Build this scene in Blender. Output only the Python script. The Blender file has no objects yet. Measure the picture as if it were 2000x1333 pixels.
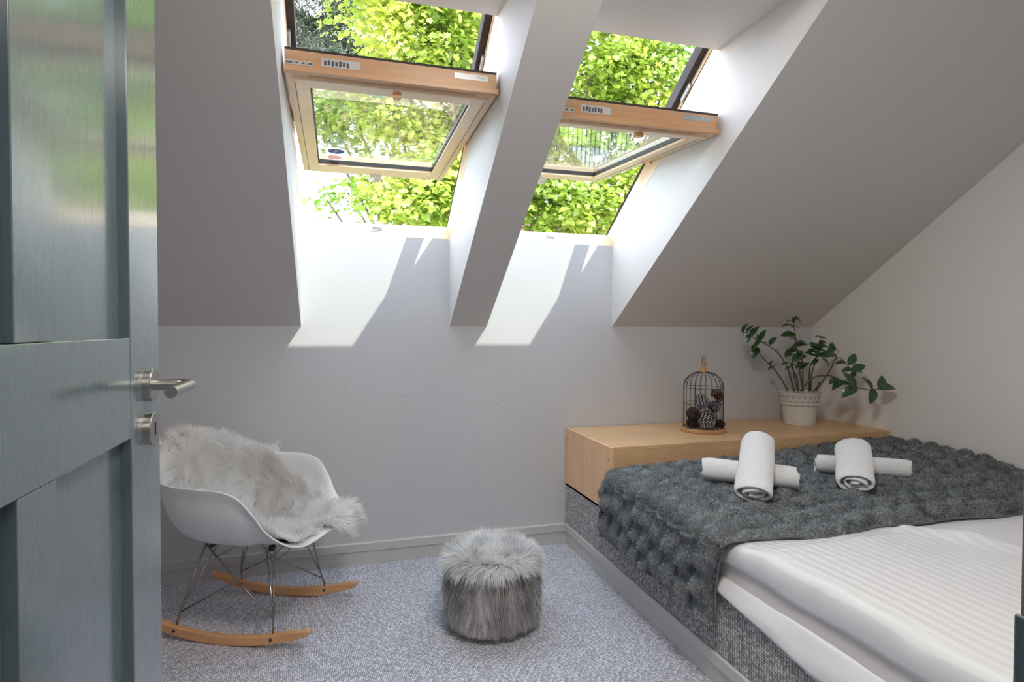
import bpy, bmesh, math, random
import numpy as np
from mathutils import Vector, Matrix
S = bpy.context.scene
COL = S.collection
rng = np.random.default_rng(7)
random.seed(7)

# ---------------------------------------------------------------- camera
YAW, PIT, ROL, FPX = 0.2851, 0.0230, 0.0017, 1162.19
cd = bpy.data.cameras.new('camera'); cam = bpy.data.objects.new('camera', cd); COL.objects.link(cam)
F_ = Vector((math.sin(YAW)*math.cos(PIT), math.cos(YAW)*math.cos(PIT), -math.sin(PIT)))
R_ = Vector((math.cos(YAW), -math.sin(YAW), 0)); U_ = R_.cross(F_)
R2 = R_*math.cos(ROL)+U_*math.sin(ROL); U2 = U_*math.cos(ROL)-R_*math.sin(ROL)
m = Matrix((R2, U2, -F_)).transposed().to_4x4(); m.translation = Vector((0, 0, 1.2))
cam.matrix_world = m
cd.sensor_width = 36; cd.lens = 36*FPX/2000; cd.clip_start = 0.02; cd.clip_end = 400
S.camera = cam

# ---------------------------------------------------------------- world, sun, light, exposure
SKY = 1.65; SUN = 1.30; EXPO = 2.26; HALL_FILL = 4.0; ROOM_FILL = 5.6
w = bpy.data.worlds.new('sky'); S.world = w; w.use_nodes = True
nt = w.node_tree; nt.nodes.clear()
N = nt.nodes.new; L = nt.links.new
tc = N('ShaderNodeTexCoord'); sp = N('ShaderNodeSeparateXYZ'); L(tc.outputs['Generated'], sp.inputs[0])
gr = N('ShaderNodeValToRGB'); L(sp.outputs['Z'], gr.inputs[0])
gr.color_ramp.elements[0].position = 0.0; gr.color_ramp.elements[0].color = (.72, .82, .95, 1)
gr.color_ramp.elements[1].position = 0.8; gr.color_ramp.elements[1].color = (.30, .50, .90, 1)
no = N('ShaderNodeTexNoise'); no.inputs['Scale'].default_value = 3.2; no.inputs['Detail'].default_value = 6
L(tc.outputs['Generated'], no.inputs['Vector'])
cr = N('ShaderNodeValToRGB'); L(no.outputs['Fac'], cr.inputs[0])
cr.color_ramp.elements[0].position = .38; cr.color_ramp.elements[1].position = .6
mx = N('ShaderNodeMix'); mx.data_type = 'RGBA'; L(cr.outputs[0], mx.inputs['Factor']); L(gr.outputs[0], mx.inputs['A']); mx.inputs['B'].default_value = (.93, .95, 1, 1)
bg = N('ShaderNodeBackground'); L(mx.outputs['Result'], bg.inputs[0]); bg.inputs[1].default_value = SKY
ou = N('ShaderNodeOutputWorld'); L(bg.outputs[0], ou.inputs[0])
w.cycles.sampling_method = 'AUTOMATIC'

sd = bpy.data.lights.new('sun', 'SUN'); sd.energy = SUN; sd.angle = 0.009; sd.color = (1, .95, .86)
sun = bpy.data.objects.new('sun', sd); COL.objects.link(sun)
SUND = Vector((-.505, 1, -1.455)).normalized()
sun.rotation_euler = SUND.to_track_quat('-Z', 'Y').to_euler(); sun.location = (3, -6, 9)
# added fill light in the unseen hallway behind the doorway
hd = bpy.data.lights.new('hall_fill', 'AREA'); hd.shape = 'RECTANGLE'; hd.size = 1.2; hd.size_y = .6; hd.energy = HALL_FILL; hd.color = (1, .93, .84)
hl = bpy.data.objects.new('hall_fill', hd); COL.objects.link(hl); hl.location = (.3, -.95, 2.36)
# added fill light below the unseen level ceiling, brightens bed and right wall
rd = bpy.data.lights.new('room_fill', 'AREA'); rd.shape = 'DISK'; rd.size = .46; rd.energy = ROOM_FILL; rd.color = (1, .95, .88)
rl_ = bpy.data.objects.new('room_fill', rd); COL.objects.link(rl_); rl_.location = (.55, .85, 2.445)

S.view_settings.view_transform = 'Standard'; S.view_settings.look = 'None'
S.view_settings.gamma = 1; S.view_settings.use_curve_mapping = False; S.view_settings.exposure = EXPO
S.cycles.use_denoising = True
S.cycles.max_bounces = 10; S.cycles.diffuse_bounces = 6; S.cycles.glossy_bounces = 4; S.cycles.transparent_max_bounces = 24
S.cycles.caustics_reflective = False; S.cycles.caustics_refractive = False
S.cycles.sample_clamp_indirect = 6

# ---------------------------------------------------------------- helpers
def tag(o, label=None, cat=None, group=None, kind=None):
    if label: o['label'] = label
    if cat: o['category'] = cat
    if group: o['group'] = group
    if kind: o['kind'] = kind
    return o
def empty(name, loc=(0, 0, 0), rz=0, parent=None):
    o = bpy.data.objects.new(name, None); COL.objects.link(o); o.location = loc; o.rotation_euler = (0, 0, rz)
    o.empty_display_size = .05
    if parent: o.parent = parent
    return o
def link(name, me, mat=None, parent=None, smooth=False):
    o = bpy.data.objects.new(name, me); COL.objects.link(o)
    if mat is not None and not me.materials: me.materials.append(mat)
    if parent: o.parent = parent
    if smooth: me.shade_smooth()
    return o
def meshpy(name, v, f, mat=None, parent=None, smooth=False):
    me = bpy.data.meshes.new(name); me.from_pydata([tuple(map(float, p)) for p in v], [], [tuple(map(int, q)) for q in f]); me.update()
    return link(name, me, mat, parent, smooth)
class MB:
    """collects shapes into one mesh"""
    def __init__(s): s.v = []; s.f = []
    def add(s, v, f):
        n = len(s.v); s.v += [tuple(map(float, p)) for p in v]; s.f += [tuple(n+i for i in q) for q in f]; return s
    def box(s, a, b):
        x0, y0, z0 = a; x1, y1, z1 = b
        return s.add([(x0,y0,z0),(x1,y0,z0),(x1,y1,z0),(x0,y1,z0),(x0,y0,z1),(x1,y0,z1),(x1,y1,z1),(x0,y1,z1)],
                     [(0,3,2,1),(4,5,6,7),(0,1,5,4),(1,2,6,5),(2,3,7,6),(3,0,4,7)])
    def quad(s, *p): return s.add(p, [tuple(range(len(p)))])
    def tube(s, pts, r, n=8, closed=False, caps=True):
        P = [Vector(p) for p in pts]; k = len(P); R = r if hasattr(r, '__len__') else [r]*k
        T = []
        for i in range(k):
            a = P[i-1] if (i or closed) else P[i]; b = P[(i+1) % k] if (i < k-1 or closed) else P[i]
            T.append((b-a).normalized())
        up = Vector((0, 0, 1)) if abs(T[0].z) < .9 else Vector((1, 0, 0))
        u = T[0].cross(up).normalized(); vv = []
        for i in range(k):
            u = (u-T[i]*u.dot(T[i])).normalized(); w_ = T[i].cross(u)
            for j in range(n):
                a = 2*math.pi*j/n; vv.append(P[i]+(u*math.cos(a)+w_*math.sin(a))*R[i])
        ff = []
        for i in range(k if closed else k-1):
            i2 = (i+1) % k
            for j in range(n): ff.append((i*n+j, i*n+(j+1) % n, i2*n+(j+1) % n, i2*n+j))
        if caps and not closed: ff += [tuple(range(n))[::-1], tuple((k-1)*n+j for j in range(n))]
        return s.add(vv, ff)
    def lathe(s, prof, c=(0, 0, 0), n=32, ax='z'):
        vv = []; ff = []; k = len(prof)
        for r, z in prof:
            for j in range(n):
                a = 2*math.pi*j/n
                q = (r*math.cos(a), r*math.sin(a), z)
                if ax == 'x': q = (z, r*math.cos(a), r*math.sin(a))
                vv.append((q[0]+c[0], q[1]+c[1], q[2]+c[2]))
        for i in range(k-1):
            for j in range(n): ff.append((i*n+j, i*n+(j+1) % n, (i+1)*n+(j+1) % n, (i+1)*n+j))
        if prof[0][0] > 1e-6: ff.append(tuple(range(n))[::-1])
        if prof[-1][0] > 1e-6: ff.append(tuple((k-1)*n+j for j in range(n)))
        return s.add(vv, ff)
    def xf(s, M):
        s.v = [tuple(M @ Vector(p)) for p in s.v]; return s
    def build(s, name, mat, parent=None, smooth=False, bevel=0, angle=None):
        o = meshpy(name, s.v, s.f, mat, parent, smooth)
        if bevel:
            b = o.modifiers.new('bevel', 'BEVEL'); b.width = bevel; b.segments = 2; b.limit_method = 'ANGLE'; b.angle_limit = .6
        if angle: o.data.shade_smooth(); o.data.set_sharp_from_angle(angle=angle)
        return o

def newmat(name):
    m = bpy.data.materials.new(name); m.use_nodes = True; t = m.node_tree
    return m, t, t.nodes['Principled BSDF'], t.nodes.new, t.links.new
def setp(b, col=None, rough=None, metal=None, spec=None, sheen=None, coat=None):
    if col is not None: b.inputs['Base Color'].default_value = (*col, 1)
    if rough is not None: b.inputs['Roughness'].default_value = rough
    if metal is not None: b.inputs['Metallic'].default_value = metal
    if spec is not None: b.inputs['Specular IOR Level'].default_value = spec
    if sheen is not None: b.inputs['Sheen Weight'].default_value = sheen
    if coat is not None: b.inputs['Coat Weight'].default_value = coat
def plain(name, col, rough=.5, metal=0, spec=.5, sheen=0, bump=0, bscale=200, var=0, vscale=8, coat=0, stretch=(1, 1, 1)):
    m, t, b, N, L = newmat(name); setp(b, col, rough, metal, spec, sheen, coat)
    tc = N('ShaderNodeTexCoord'); mp = N('ShaderNodeMapping'); mp.inputs['Scale'].default_value = stretch; L(tc.outputs['Object'], mp.inputs[0])
    if var:
        n = N('ShaderNodeTexNoise'); n.inputs['Scale'].default_value = vscale; n.inputs['Detail'].default_value = 4; L(mp.outputs[0], n.inputs[0])
        r = N('ShaderNodeValToRGB'); L(n.outputs['Fac'], r.inputs[0])
        r.color_ramp.elements[0].position = .3; r.color_ramp.elements[1].position = .7
        r.color_ramp.elements[0].color = (*[c*(1-var) for c in col], 1); r.color_ramp.elements[1].color = (*[min(1, c*(1+var)) for c in col], 1)
        L(r.outputs[0], b.inputs['Base Color'])
    if bump:
        n = N('ShaderNodeTexNoise'); n.inputs['Scale'].default_value = bscale; n.inputs['Detail'].default_value = 3; L(mp.outputs[0], n.inputs[0])
        bp = N('ShaderNodeBump'); bp.inputs['Strength'].default_value = bump; bp.inputs['Distance'].default_value = .002; L(n.outputs['Fac'], bp.inputs['Height']); L(bp.outputs[0], b.inputs['Normal'])
    return m
def wood(name, c1, c2, axis='x', scale=1.0, rough=.45, coat=0.0):
    m, t, b, N, L = newmat(name); setp(b, c1, rough, coat=coat)
    tc = N('ShaderNodeTexCoord'); mp = N('ShaderNodeMapping')
    st = {'x': (1.2, 16, 16), 'y': (16, 1.2, 16), 'z': (16, 16, 1.2)}[axis]
    mp.inputs['Scale'].default_value = [k*scale for k in st]; L(tc.outputs['Object'], mp.inputs[0])
    n = N('ShaderNodeTexNoise'); n.inputs['Scale'].default_value = 2.2; n.inputs['Detail'].default_value = 7; n.inputs['Distortion'].default_value = .6; L(mp.outputs[0], n.inputs[0])
    n2 = N('ShaderNodeTexNoise'); n2.inputs['Scale'].default_value = 14; n2.inputs['Detail'].default_value = 3; L(mp.outputs[0], n2.inputs[0])
    r = N('ShaderNodeValToRGB'); L(n.outputs['Fac'], r.inputs[0])
    r.color_ramp.elements[0].position = .32; r.color_ramp.elements[1].position = .68
    r.color_ramp.elements[0].color = (*c2, 1); r.color_ramp.elements[1].color = (*c1, 1)
    mx = N('ShaderNodeMix'); mx.data_type = 'RGBA'; mx.blend_type = 'MULTIPLY'; mx.inputs['Factor'].default_value = .12
    L(r.outputs[0], mx.inputs['A']); L(n2.outputs['Fac'], mx.inputs['B']); L(mx.outputs['Result'], b.inputs['Base Color'])
    bp = N('ShaderNodeBump'); bp.inputs['Strength'].default_value = .12; bp.inputs['Distance'].default_value = .001; L(n2.outputs['Fac'], bp.inputs['Height']); L(bp.outputs[0], b.inputs['Normal'])
    return m
def carpet(name, dark, light, rot=0.0, per=.0075, along=.5):
    """looped pile in rows"""
    m, t, b, N, L = newmat(name); setp(b, light, .95, spec=.1, sheen=.3)
    tc = N('ShaderNodeTexCoord'); mp = N('ShaderNodeMapping'); mp.inputs['Rotation'].default_value = rot if hasattr(rot, '__len__') else (0, 0, rot); L(tc.outputs['Object'], mp.inputs[0])
    s = 1/per
    mp.inputs['Scale'].default_value = (s, s*along, s)
    ns = N('ShaderNodeTexNoise'); ns.inputs['Scale'].default_value = .8; L(mp.outputs[0], ns.inputs[0])
    add = N('ShaderNodeMix'); add.data_type = 'RGBA'; add.blend_type = 'ADD'; add.inputs['Factor'].default_value = .35; L(mp.outputs[0], add.inputs['A']); L(ns.outputs['Color'], add.inputs['B'])
    vo = N('ShaderNodeTexVoronoi'); vo.inputs['Scale'].default_value = 1.0; vo.inputs['Randomness'].default_value = .2; L(add.outputs['Result'], vo.inputs['Vector'])
    r = N('ShaderNodeValToRGB'); L(vo.outputs['Distance'], r.inputs[0])
    r.color_ramp.elements[0].position = .22; r.color_ramp.elements[0].color = (*light, 1)
    r.color_ramp.elements[1].position = .70; r.color_ramp.elements[1].color = (*dark, 1)
    hs = N('ShaderNodeMix'); hs.data_type = 'RGBA'; hs.blend_type = 'MULTIPLY'; hs.inputs['Factor'].default_value = .55
    rr = N('ShaderNodeValToRGB'); L(vo.outputs['Color'], rr.inputs[0]); rr.color_ramp.elements[0].color = (.35, .35, .38, 1); rr.color_ramp.elements[1].color = (1.25, 1.25, 1.3, 1); rr.color_ramp.elements[0].position = .25; rr.color_ramp.elements[1].position = .75
    L(r.outputs[0], hs.inputs['A']); L(rr.outputs[0], hs.inputs['B']); L(hs.outputs['Result'], b.inputs['Base Color'])
    iv = N('ShaderNodeMath'); iv.operation = 'SUBTRACT'; iv.inputs[0].default_value = 1; L(vo.outputs['Distance'], iv.inputs[1])
    bp = N('ShaderNodeBump'); bp.inputs['Strength'].default_value = .9; bp.inputs['Distance'].default_value = .003; L(iv.outputs[0], bp.inputs['Height']); L(bp.outputs[0], b.inputs['Normal'])
    return m

WALLC = (.61, .61, .628)  # wall paint dimmed, with the blue of the daylight put into its colour
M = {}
M['wall'] = plain('wall_paint_dim', WALLC, .55, bump=.12, bscale=160, spec=.3)
M['wall_lit'] = plain('wall_paint_lit', (.87, .85, .82), .55, bump=.12, bscale=160, spec=.3)  # same wall paint lightened: extra light on the side walls put into the colour
M['slope'] = plain('ceiling_paint', (.67, .64, .61), .6, bump=.1, bscale=160, spec=.3)  # same paint darkened and warmed: the dim light of the slopes as colour
M['reveal'] = plain('reveal_paint', (.72, .705, .69), .6, bump=.1, bscale=160, spec=.3)
M['skirt'] = plain('baseboard_paint', (.60, .59, .56), .35)
M['floor'] = carpet('floor_carpet', (.13, .13, .16), (.86, .86, .94), rot=math.radians(-6), per=.006, along=.7)
M['plat'] = carpet('platform_carpet', (.05, .05, .055), (.36, .355, .36), rot=(0, 0, 0), per=.007, along=.6)
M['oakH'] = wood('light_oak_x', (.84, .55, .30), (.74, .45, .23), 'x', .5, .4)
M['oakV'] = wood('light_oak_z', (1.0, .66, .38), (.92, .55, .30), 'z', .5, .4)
M['pineShade'] = wood('window_pine_shaded', (.74, .44, .24), (.62, .34, .17), 'x', .8, .4, .2)  # same pine darkened: weaker light on the top rail put into the colour
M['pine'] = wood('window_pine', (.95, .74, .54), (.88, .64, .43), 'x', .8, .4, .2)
M['pineY'] = wood('window_pine_long', (.95, .74, .52), (.88, .62, .39), 'y', .8, .4, .2)
M['rocker'] = wood('rocker_wood', (.84, .47, .23), (.70, .37, .17), 'x', .8, .4)
M['dark'] = plain('dark_cladding', (.075, .065, .065), .85, spec=.15, var=.2)
M['seal'] = plain('black_seal', (.02, .02, .02), .5)
M['steel'] = plain('brushed_steel', (.42, .40, .38), .28, 1, bump=.1, bscale=300, stretch=(1, 1, 8))
M['chrome'] = plain('chrome_wire', (.35, .34, .33), .22, 1)
M['white'] = plain('white_plastic', (.80, .80, .82), .35)
M['black'] = plain('black_wire', (.02, .018, .018), .45)
M['alu'] = plain('grey_plate', (.45, .46, .45), .4, .6)
M['paper'] = plain('label_paper', (.62, .62, .58), .6)
M['ink'] = plain('label_ink', (.10, .10, .11), .6)
M['cream'] = plain('white_ink', (.85, .85, .82), .5)

def glass():
    m = bpy.data.materials.new('window_glass'); m.use_nodes = True; t = m.node_tree; t.nodes.clear()
    N = t.nodes.new; L = t.links.new
    lw_ = N('ShaderNodeLayerWeight'); lw_.inputs['Blend'].default_value = .5
    pw_ = N('ShaderNodeMath'); pw_.operation = 'POWER'; L(lw_.outputs['Facing'], pw_.inputs[0]); pw_.inputs[1].default_value = 4.2
    f = N('ShaderNodeMath'); f.operation = 'MULTIPLY_ADD'; L(pw_.outputs[0], f.inputs[0]); f.inputs[1].default_value = .93; f.inputs[2].default_value = .12
    tr = N('ShaderNodeBsdfTransparent'); tr.inputs[0].default_value = (.90, .94, .92, 1)
    gl = N('ShaderNodeBsdfGlossy'); gl.inputs['Roughness'].default_value = .0
    mx = N('ShaderNodeMixShader'); L(f.outputs[0], mx.inputs[0]); L(tr.outputs[0], mx.inputs[1]); L(gl.outputs[0], mx.inputs[2])
    o = N('ShaderNodeOutputMaterial'); L(mx.outputs[0], o.inputs[0]); return m
M['glass'] = glass()

def door_paint():
    m, t, b, N, L = newmat('teal_door_paint'); setp(b, (.10, .14, .16), .3, coat=1.0); b.inputs['Coat Roughness'].default_value = .13; b.inputs['Coat IOR'].default_value = 1.6
    tc = N('ShaderNodeTexCoord'); mp = N('ShaderNodeMapping'); mp.inputs['Scale'].default_value = (60, 60, 2.2); L(tc.outputs['Object'], mp.inputs[0])
    n = N('ShaderNodeTexNoise'); n.inputs['Scale'].default_value = 2.5; n.inputs['Detail'].default_value = 5; L(mp.outputs[0], n.inputs[0])
    r = N('ShaderNodeValToRGB'); L(n.outputs['Fac'], r.inputs[0]); r.color_ramp.elements[0].color = (.095, .135, .152, 1); r.color_ramp.elements[1].color = (.11, .155, .172, 1)
    L(r.outputs[0], b.inputs['Base Color'])
    r2 = N('ShaderNodeMapRange'); L(n.outputs['Fac'], r2.inputs[0]); r2.inputs['To Min'].default_value = .2; r2.inputs['To Max'].default_value = .36; L(r2.outputs[0], b.inputs['Roughness'])
    bp = N('ShaderNodeBump'); bp.inputs['Strength'].default_value = .02; bp.inputs['Distance'].default_value = .0005; L(n.outputs['Fac'], bp.inputs['Height']); L(bp.outputs[0], b.inputs['Normal']); L(bp.outputs[0], b.inputs['Coat Normal'])
    b.inputs['Specular IOR Level'].default_value = .5
    return m
M['door'] = door_paint()

def fur_mat(name, c0, c1, trans=.25):
    """colour from a per-strand value stored in the attribute 'tint'"""
    m = bpy.data.materials.new(name); m.use_nodes = True; t = m.node_tree; t.nodes.clear(); N = t.nodes.new; L = t.links.new
    a = N('ShaderNodeAttribute'); a.attribute_name = 'tint'
    r = N('ShaderNodeMix'); r.data_type = 'RGBA'; L(a.outputs['Fac'], r.inputs['Factor']); r.inputs['A'].default_value = (*c0, 1); r.inputs['B'].default_value = (*c1, 1)
    d = N('ShaderNodeBsdfDiffuse'); tr = N('ShaderNodeBsdfTranslucent'); L(r.outputs['Result'], d.inputs[0]); L(r.outputs['Result'], tr.inputs[0])
    mx = N('ShaderNodeMixShader'); mx.inputs[0].default_value = trans; L(d.outputs[0], mx.inputs[1]); L(tr.outputs[0], mx.inputs[2])
    gl = N('ShaderNodeBsdfGlossy'); gl.inputs['Roughness'].default_value = .45; gl.inputs[0].default_value = (1, 1, 1, 1)
    m2 = N('ShaderNodeMixShader'); m2.inputs[0].default_value = .05; L(mx.outputs[0], m2.inputs[1]); L(gl.outputs[0], m2.inputs[2])
    o = N('ShaderNodeOutputMaterial'); L(m2.outputs[0], o.inputs[0]); return m

def sample(me_v, me_f, n):
    """area-weighted points on quads/tris given as arrays (quads as 4-index rows)"""
    v = np.asarray(me_v, float); f = np.asarray(me_f, int)
    t = np.concatenate([f[:, [0, 1, 2]], f[:, [0, 2, 3]]]) if f.shape[1] == 4 else f
    a, b, c = v[t[:, 0]], v[t[:, 1]], v[t[:, 2]]
    nn = np.cross(b-a, c-a); ar = np.linalg.norm(nn, axis=1); ar[ar < 1e-12] = 1e-12
    k = rng.choice(len(t), n, p=ar/ar.sum()); r1 = np.sqrt(rng.random(n)); r2 = rng.random(n)
    p = a[k]*(1-r1)[:, None]+b[k]*(r1*(1-r2))[:, None]+c[k]*(r1*r2)[:, None]
    return p, nn[k]/ar[k][:, None]
def unit(a): return a/np.maximum(np.linalg.norm(a, axis=-1, keepdims=True), 1e-9)
def fur(name, p, n, d, length, width, droop, mat, parent=None, seg=3, curl=.25, tint=None, spread=.5):
    """ribbon strands; p roots, n surface normals, d unit directions, length array"""
    K = len(p); s = unit(np.cross(d, n)+rng.normal(0, spread, (K, 3))); s = unit(s-d*np.sum(s*d, 1, keepdims=True))
    length = np.broadcast_to(np.asarray(length, float), (K,)); pts = [p]; cur = d.copy(); bend = rng.normal(0, curl, (K, 3))
    for k in range(seg):
        cur = unit(cur+bend/seg+np.array([0, 0, -1.0])*(np.asarray(droop)/seg if np.ndim(droop) == 0 else (np.asarray(droop)/seg)[:, None]))
        pts.append(pts[-1]+cur*(length/seg)[:, None])
    V = []; 
    for k in range(seg):
        wd = width*(1-.75*(k/seg)**1.5)/2
        V += [pts[k]-s*wd, pts[k]+s*wd]
    V.append(pts[seg]); nv = len(V); V = np.stack(V, 1).reshape(-1, 3); base = np.arange(K)[:, None]*nv
    q = []
    # winding so that the face normal leans to the surface normal
    flip = np.sum(np.cross(s, d)*n, 1) < 0
    tris = []
    for k in range(seg-1): tris += [(2*k, 2*k+1, 2*k+3), (2*k, 2*k+3, 2*k+2)]
    tris.append((2*(seg-1), 2*(seg-1)+1, nv-1)); tris = np.array(tris)
    T = base[:, :, None]+tris[None]; T[flip] = T[flip][:, :, ::-1]; T = T.reshape(-1, 3)
    me = bpy.data.meshes.new(name); me.vertices.add(len(V)); me.vertices.foreach_set('co', V.astype(np.float32).ravel())
    me.loops.add(len(T)*3); me.loops.foreach_set('vertex_index', T.astype(np.int32).ravel())
    me.polygons.add(len(T)); me.polygons.foreach_set('loop_start', np.arange(0, len(T)*3, 3, dtype=np.int32))
    me.update(calc_edges=True)
    tv = rng.random(K) if tint is None else tint
    at = me.attributes.new('tint', 'FLOAT', 'POINT'); at.data.foreach_set('value', np.repeat(tv, nv).astype(np.float32))
    cn = unit(np.repeat(n, nv, 0)+np.repeat(np.cross(s, d)*np.where(flip, -1, 1)[:, None], nv, 0)*.6)
    me.shade_smooth(); me.normals_split_custom_set_from_vertices(cn.astype(np.float32).tolist())
    o = link(name, me, mat, parent); o['kind'] = 'stuff'; return o
def grid(fn, nu, nv):
    v = [fn(i/(nu-1), j/(nv-1)) for i in range(nu) for j in range(nv)]
    f = [(i*nv+j, (i+1)*nv+j, (i+1)*nv+j+1, i*nv+j+1) for i in range(nu-1) for j in range(nv-1)]
    return np.array(v, float), np.array(f)
def vnoise(x, y, seed=0):
    """smooth value noise, arrays ok"""
    g = np.random.default_rng(seed).random((64, 64)); x = np.asarray(x, float); y = np.asarray(y, float)
    xi = np.floor(x).astype(int); yi = np.floor(y).astype(int); fx = x-xi; fy = y-yi; fx = fx*fx*(3-2*fx); fy = fy*fy*(3-2*fy)
    G = lambda a, b: g[a % 64, b % 64]
    return (G(xi, yi)*(1-fx)+G(xi+1, yi)*fx)*(1-fy)+(G(xi, yi+1)*(1-fx)+G(xi+1, yi+1)*fx)*fy
def copy(o, parent=None):
    c = o.copy(); COL.objects.link(c); c.parent = parent; return c
def text_mesh(name, txt, size, mat, parent, M4, depth=.0006):
    cu = bpy.data.curves.new(name, 'FONT'); cu.body = txt; cu.size = size; cu.extrude = depth; cu.align_x = 'CENTER'; cu.align_y = 'CENTER'
    tmp = bpy.data.objects.new(name, cu); COL.objects.link(tmp)
    dg = bpy.context.evaluated_depsgraph_get(); me = bpy.data.meshes.new_from_object(tmp.evaluated_get(dg))
    bpy.data.objects.remove(tmp); me.materials.clear(); me.transform(M4)
    return link(name, me, mat, parent)

# ---------------------------------------------------------------- room numbers (metres)
D = 3.082; XA, XB, XC, XD = -.171, .5625, .762, 1.494; XR = 2.880; XL = -1.75; XBED = 1.213
ZK = 1.204; TH = .593; TT = math.tan(TH); ZT = 1.66; YN = .32; ZC = 2.52
FT = (2.085, 2.331)                                   # head of the window frame (Y, Z)
def ys(z): return D-(z-ZK)/TT                          # slope: Y at height z
def zs(y): return ZK+(D-y)*TT

# floor, walls
b = MB().box((XL-.1, YN-.02, -.1), (XR+.1, D+.1, 0)); o = b.build('floor', M['floor']); tag(o, kind='structure')
b = MB()
b.quad((XL, D, 0), (XR, D, 0), (XR, D, ZK), (XL, D, ZK))
for a, c in ((XA, XB), (XC, XD)): b.quad((a, D, ZK), (c, D, ZK), (c, D, ZT), (a, D, ZT))
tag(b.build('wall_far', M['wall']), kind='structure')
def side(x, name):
    b = MB(); b.quad((x, YN, 0), (x, D, 0), (x, D, ZK), (x, ys(ZC), ZC), (x, YN, ZC)); tag(b.build(name, M['wall_lit']), kind='structure')
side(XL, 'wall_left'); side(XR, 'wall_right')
# near wall with the doorway
DX0, DX1, DZ = -.345, .5325, 2.06
b = MB()
for x0, x1, z0, z1 in ((XL, DX0, 0, ZC), (DX1, XR, 0, ZC), (DX0, DX1, DZ, ZC)): b.box((x0, YN-.12, z0), (x1, YN, z1))
tag(b.build('wall_near', M['wall']), kind='structure')
# hallway shell behind the camera
b = MB().box((-1.6, -1.9, -.1), (1.9, YN-.02, 0)); tag(b.build('floor_hall', M['floor']), kind='structure')
b = MB().box((-1.6, -1.9, 2.4), (1.9, YN-.12, 2.5)); tag(b.build('ceiling_hall', M['wall']), kind='structure')
b = MB().box((-1.7, -1.9, 0), (-1.6, YN-.12, 2.4)); tag(b.build('wall_hall_left', M['wall']), kind='structure')
b = MB().box((1.9, -1.9, 0), (2.0, YN-.12, 2.4)); tag(b.build('wall_hall_right', M['wall']), kind='structure')
b = MB().box((-1.7, -2.0, 0), (2.0, -1.9, 2.4)); tag(b.build('wall_hall_back', M['wall']), kind='structure')
# ceiling: slope in strips, flat part, and the window linings
b = MB(); yc = ys(ZC); yl = ys(FT[1])
for a, c in ((XL, XA), (XB, XC), (XD, XR)): b.quad((a, D, ZK), (c, D, ZK), (c, yc, ZC), (a, yc, ZC))
for a, c in ((XA, XB), (XC, XD)): b.quad((a, yl, FT[1]), (c, yl, FT[1]), (c, yc, ZC), (a, yc, ZC))
b.quad((XL, yc, ZC), (XR, yc, ZC), (XR, YN, ZC), (XL, YN, ZC))
ceil = tag(b.build('ceiling', M['slope']), kind='structure')
for a, c in ((XA, XB), (XC, XD)):
    b = MB()
    for x in (a, c): b.quad((x, D, ZK), (x, D, ZT), (x, FT[0], FT[1]), (x, yl, FT[1]))
    b.quad((a, yl, FT[1]), (c, yl, FT[1]), (c, FT[0]+.03, FT[1]), (a, FT[0]+.03, FT[1]))
    b.build('window_lining', M['reveal'], ceil)
# outer roof with openings, so that daylight enters only by the windows
nrm = Vector((0, math.sin(TH), math.cos(TH))); UP = Vector((0, -math.cos(TH), math.sin(TH)))
OUT = .115
P0 = Vector((0, D, ZT))+nrm*OUT
def rp(x, s, off=0): q = P0+UP*s+nrm*off; return (x, q.y, q.z)
b = MB(); LN = 1.2; segs = [(XL-.3, XA), (XB, XC), (XD, XR+.3)]
for a, c in segs: b.quad(rp(a, -.5), rp(c, -.5), rp(c, 2.6), rp(a, 2.6))
for a, c in ((XA, XB), (XC, XD)):
    b.quad(rp(a, -.5, -.06), rp(c, -.5, -.06), rp(c, -.04, -.06), rp(a, -.04, -.06)); b.quad(rp(a, LN), rp(c, LN), rp(c, 2.6), rp(a, 2.6))
roofm = plain('roof_cover', (.10, .08, .08), .7)
tag(b.build('roof_outer', roofm), kind='structure')

# baseboards: a thin upper lip and a plain face
def board(name, pts):
    b = MB(); 
    for (a, c, n) in pts:
        a = Vector(a); c = Vector(c); n = Vector(n)
        prof = [(0, 0), (.012, 0), (.012, .066), (.020, .070), (.020, .108), (.017, .111), (0, .111)]
        v = [a+n*t+Vector((0, 0, z)) for t, z in prof]+[c+n*t+Vector((0, 0, z)) for t, z in prof]; k = len(prof)
        b.add(v, [(i, i+1, k+i+1, k+i) for i in range(k-1)]+[tuple(range(k)), tuple(range(k, 2*k))])
    return tag(b.build(name, M['skirt']), kind='structure')
board('baseboard_far', [((XL, D, 0), (XBED, D, 0), (0, -1, 0))])
board('baseboard_bed', [((XBED+.012, D-.0, 0), (XBED+.012, .34, 0), (-1, 0, 0))])
board('baseboard_left', [((XL, YN, 0), (XL, D-.02, 0), (1, 0, 0))])
cl_ = empty('fill_fixture', (.55, .85, ZC)); tag(cl_, 'round flat white fixture added for the fill light on the level ceiling', 'lamp')  # fixture added out of view, only to house the fill light
MB().lathe([(0, 0), (.25, 0), (.25, -.05), (.235, -.065), (.232, -.05), (0, -.05)], n=48).build('housing', M['white'], cl_, angle=.5)
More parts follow.
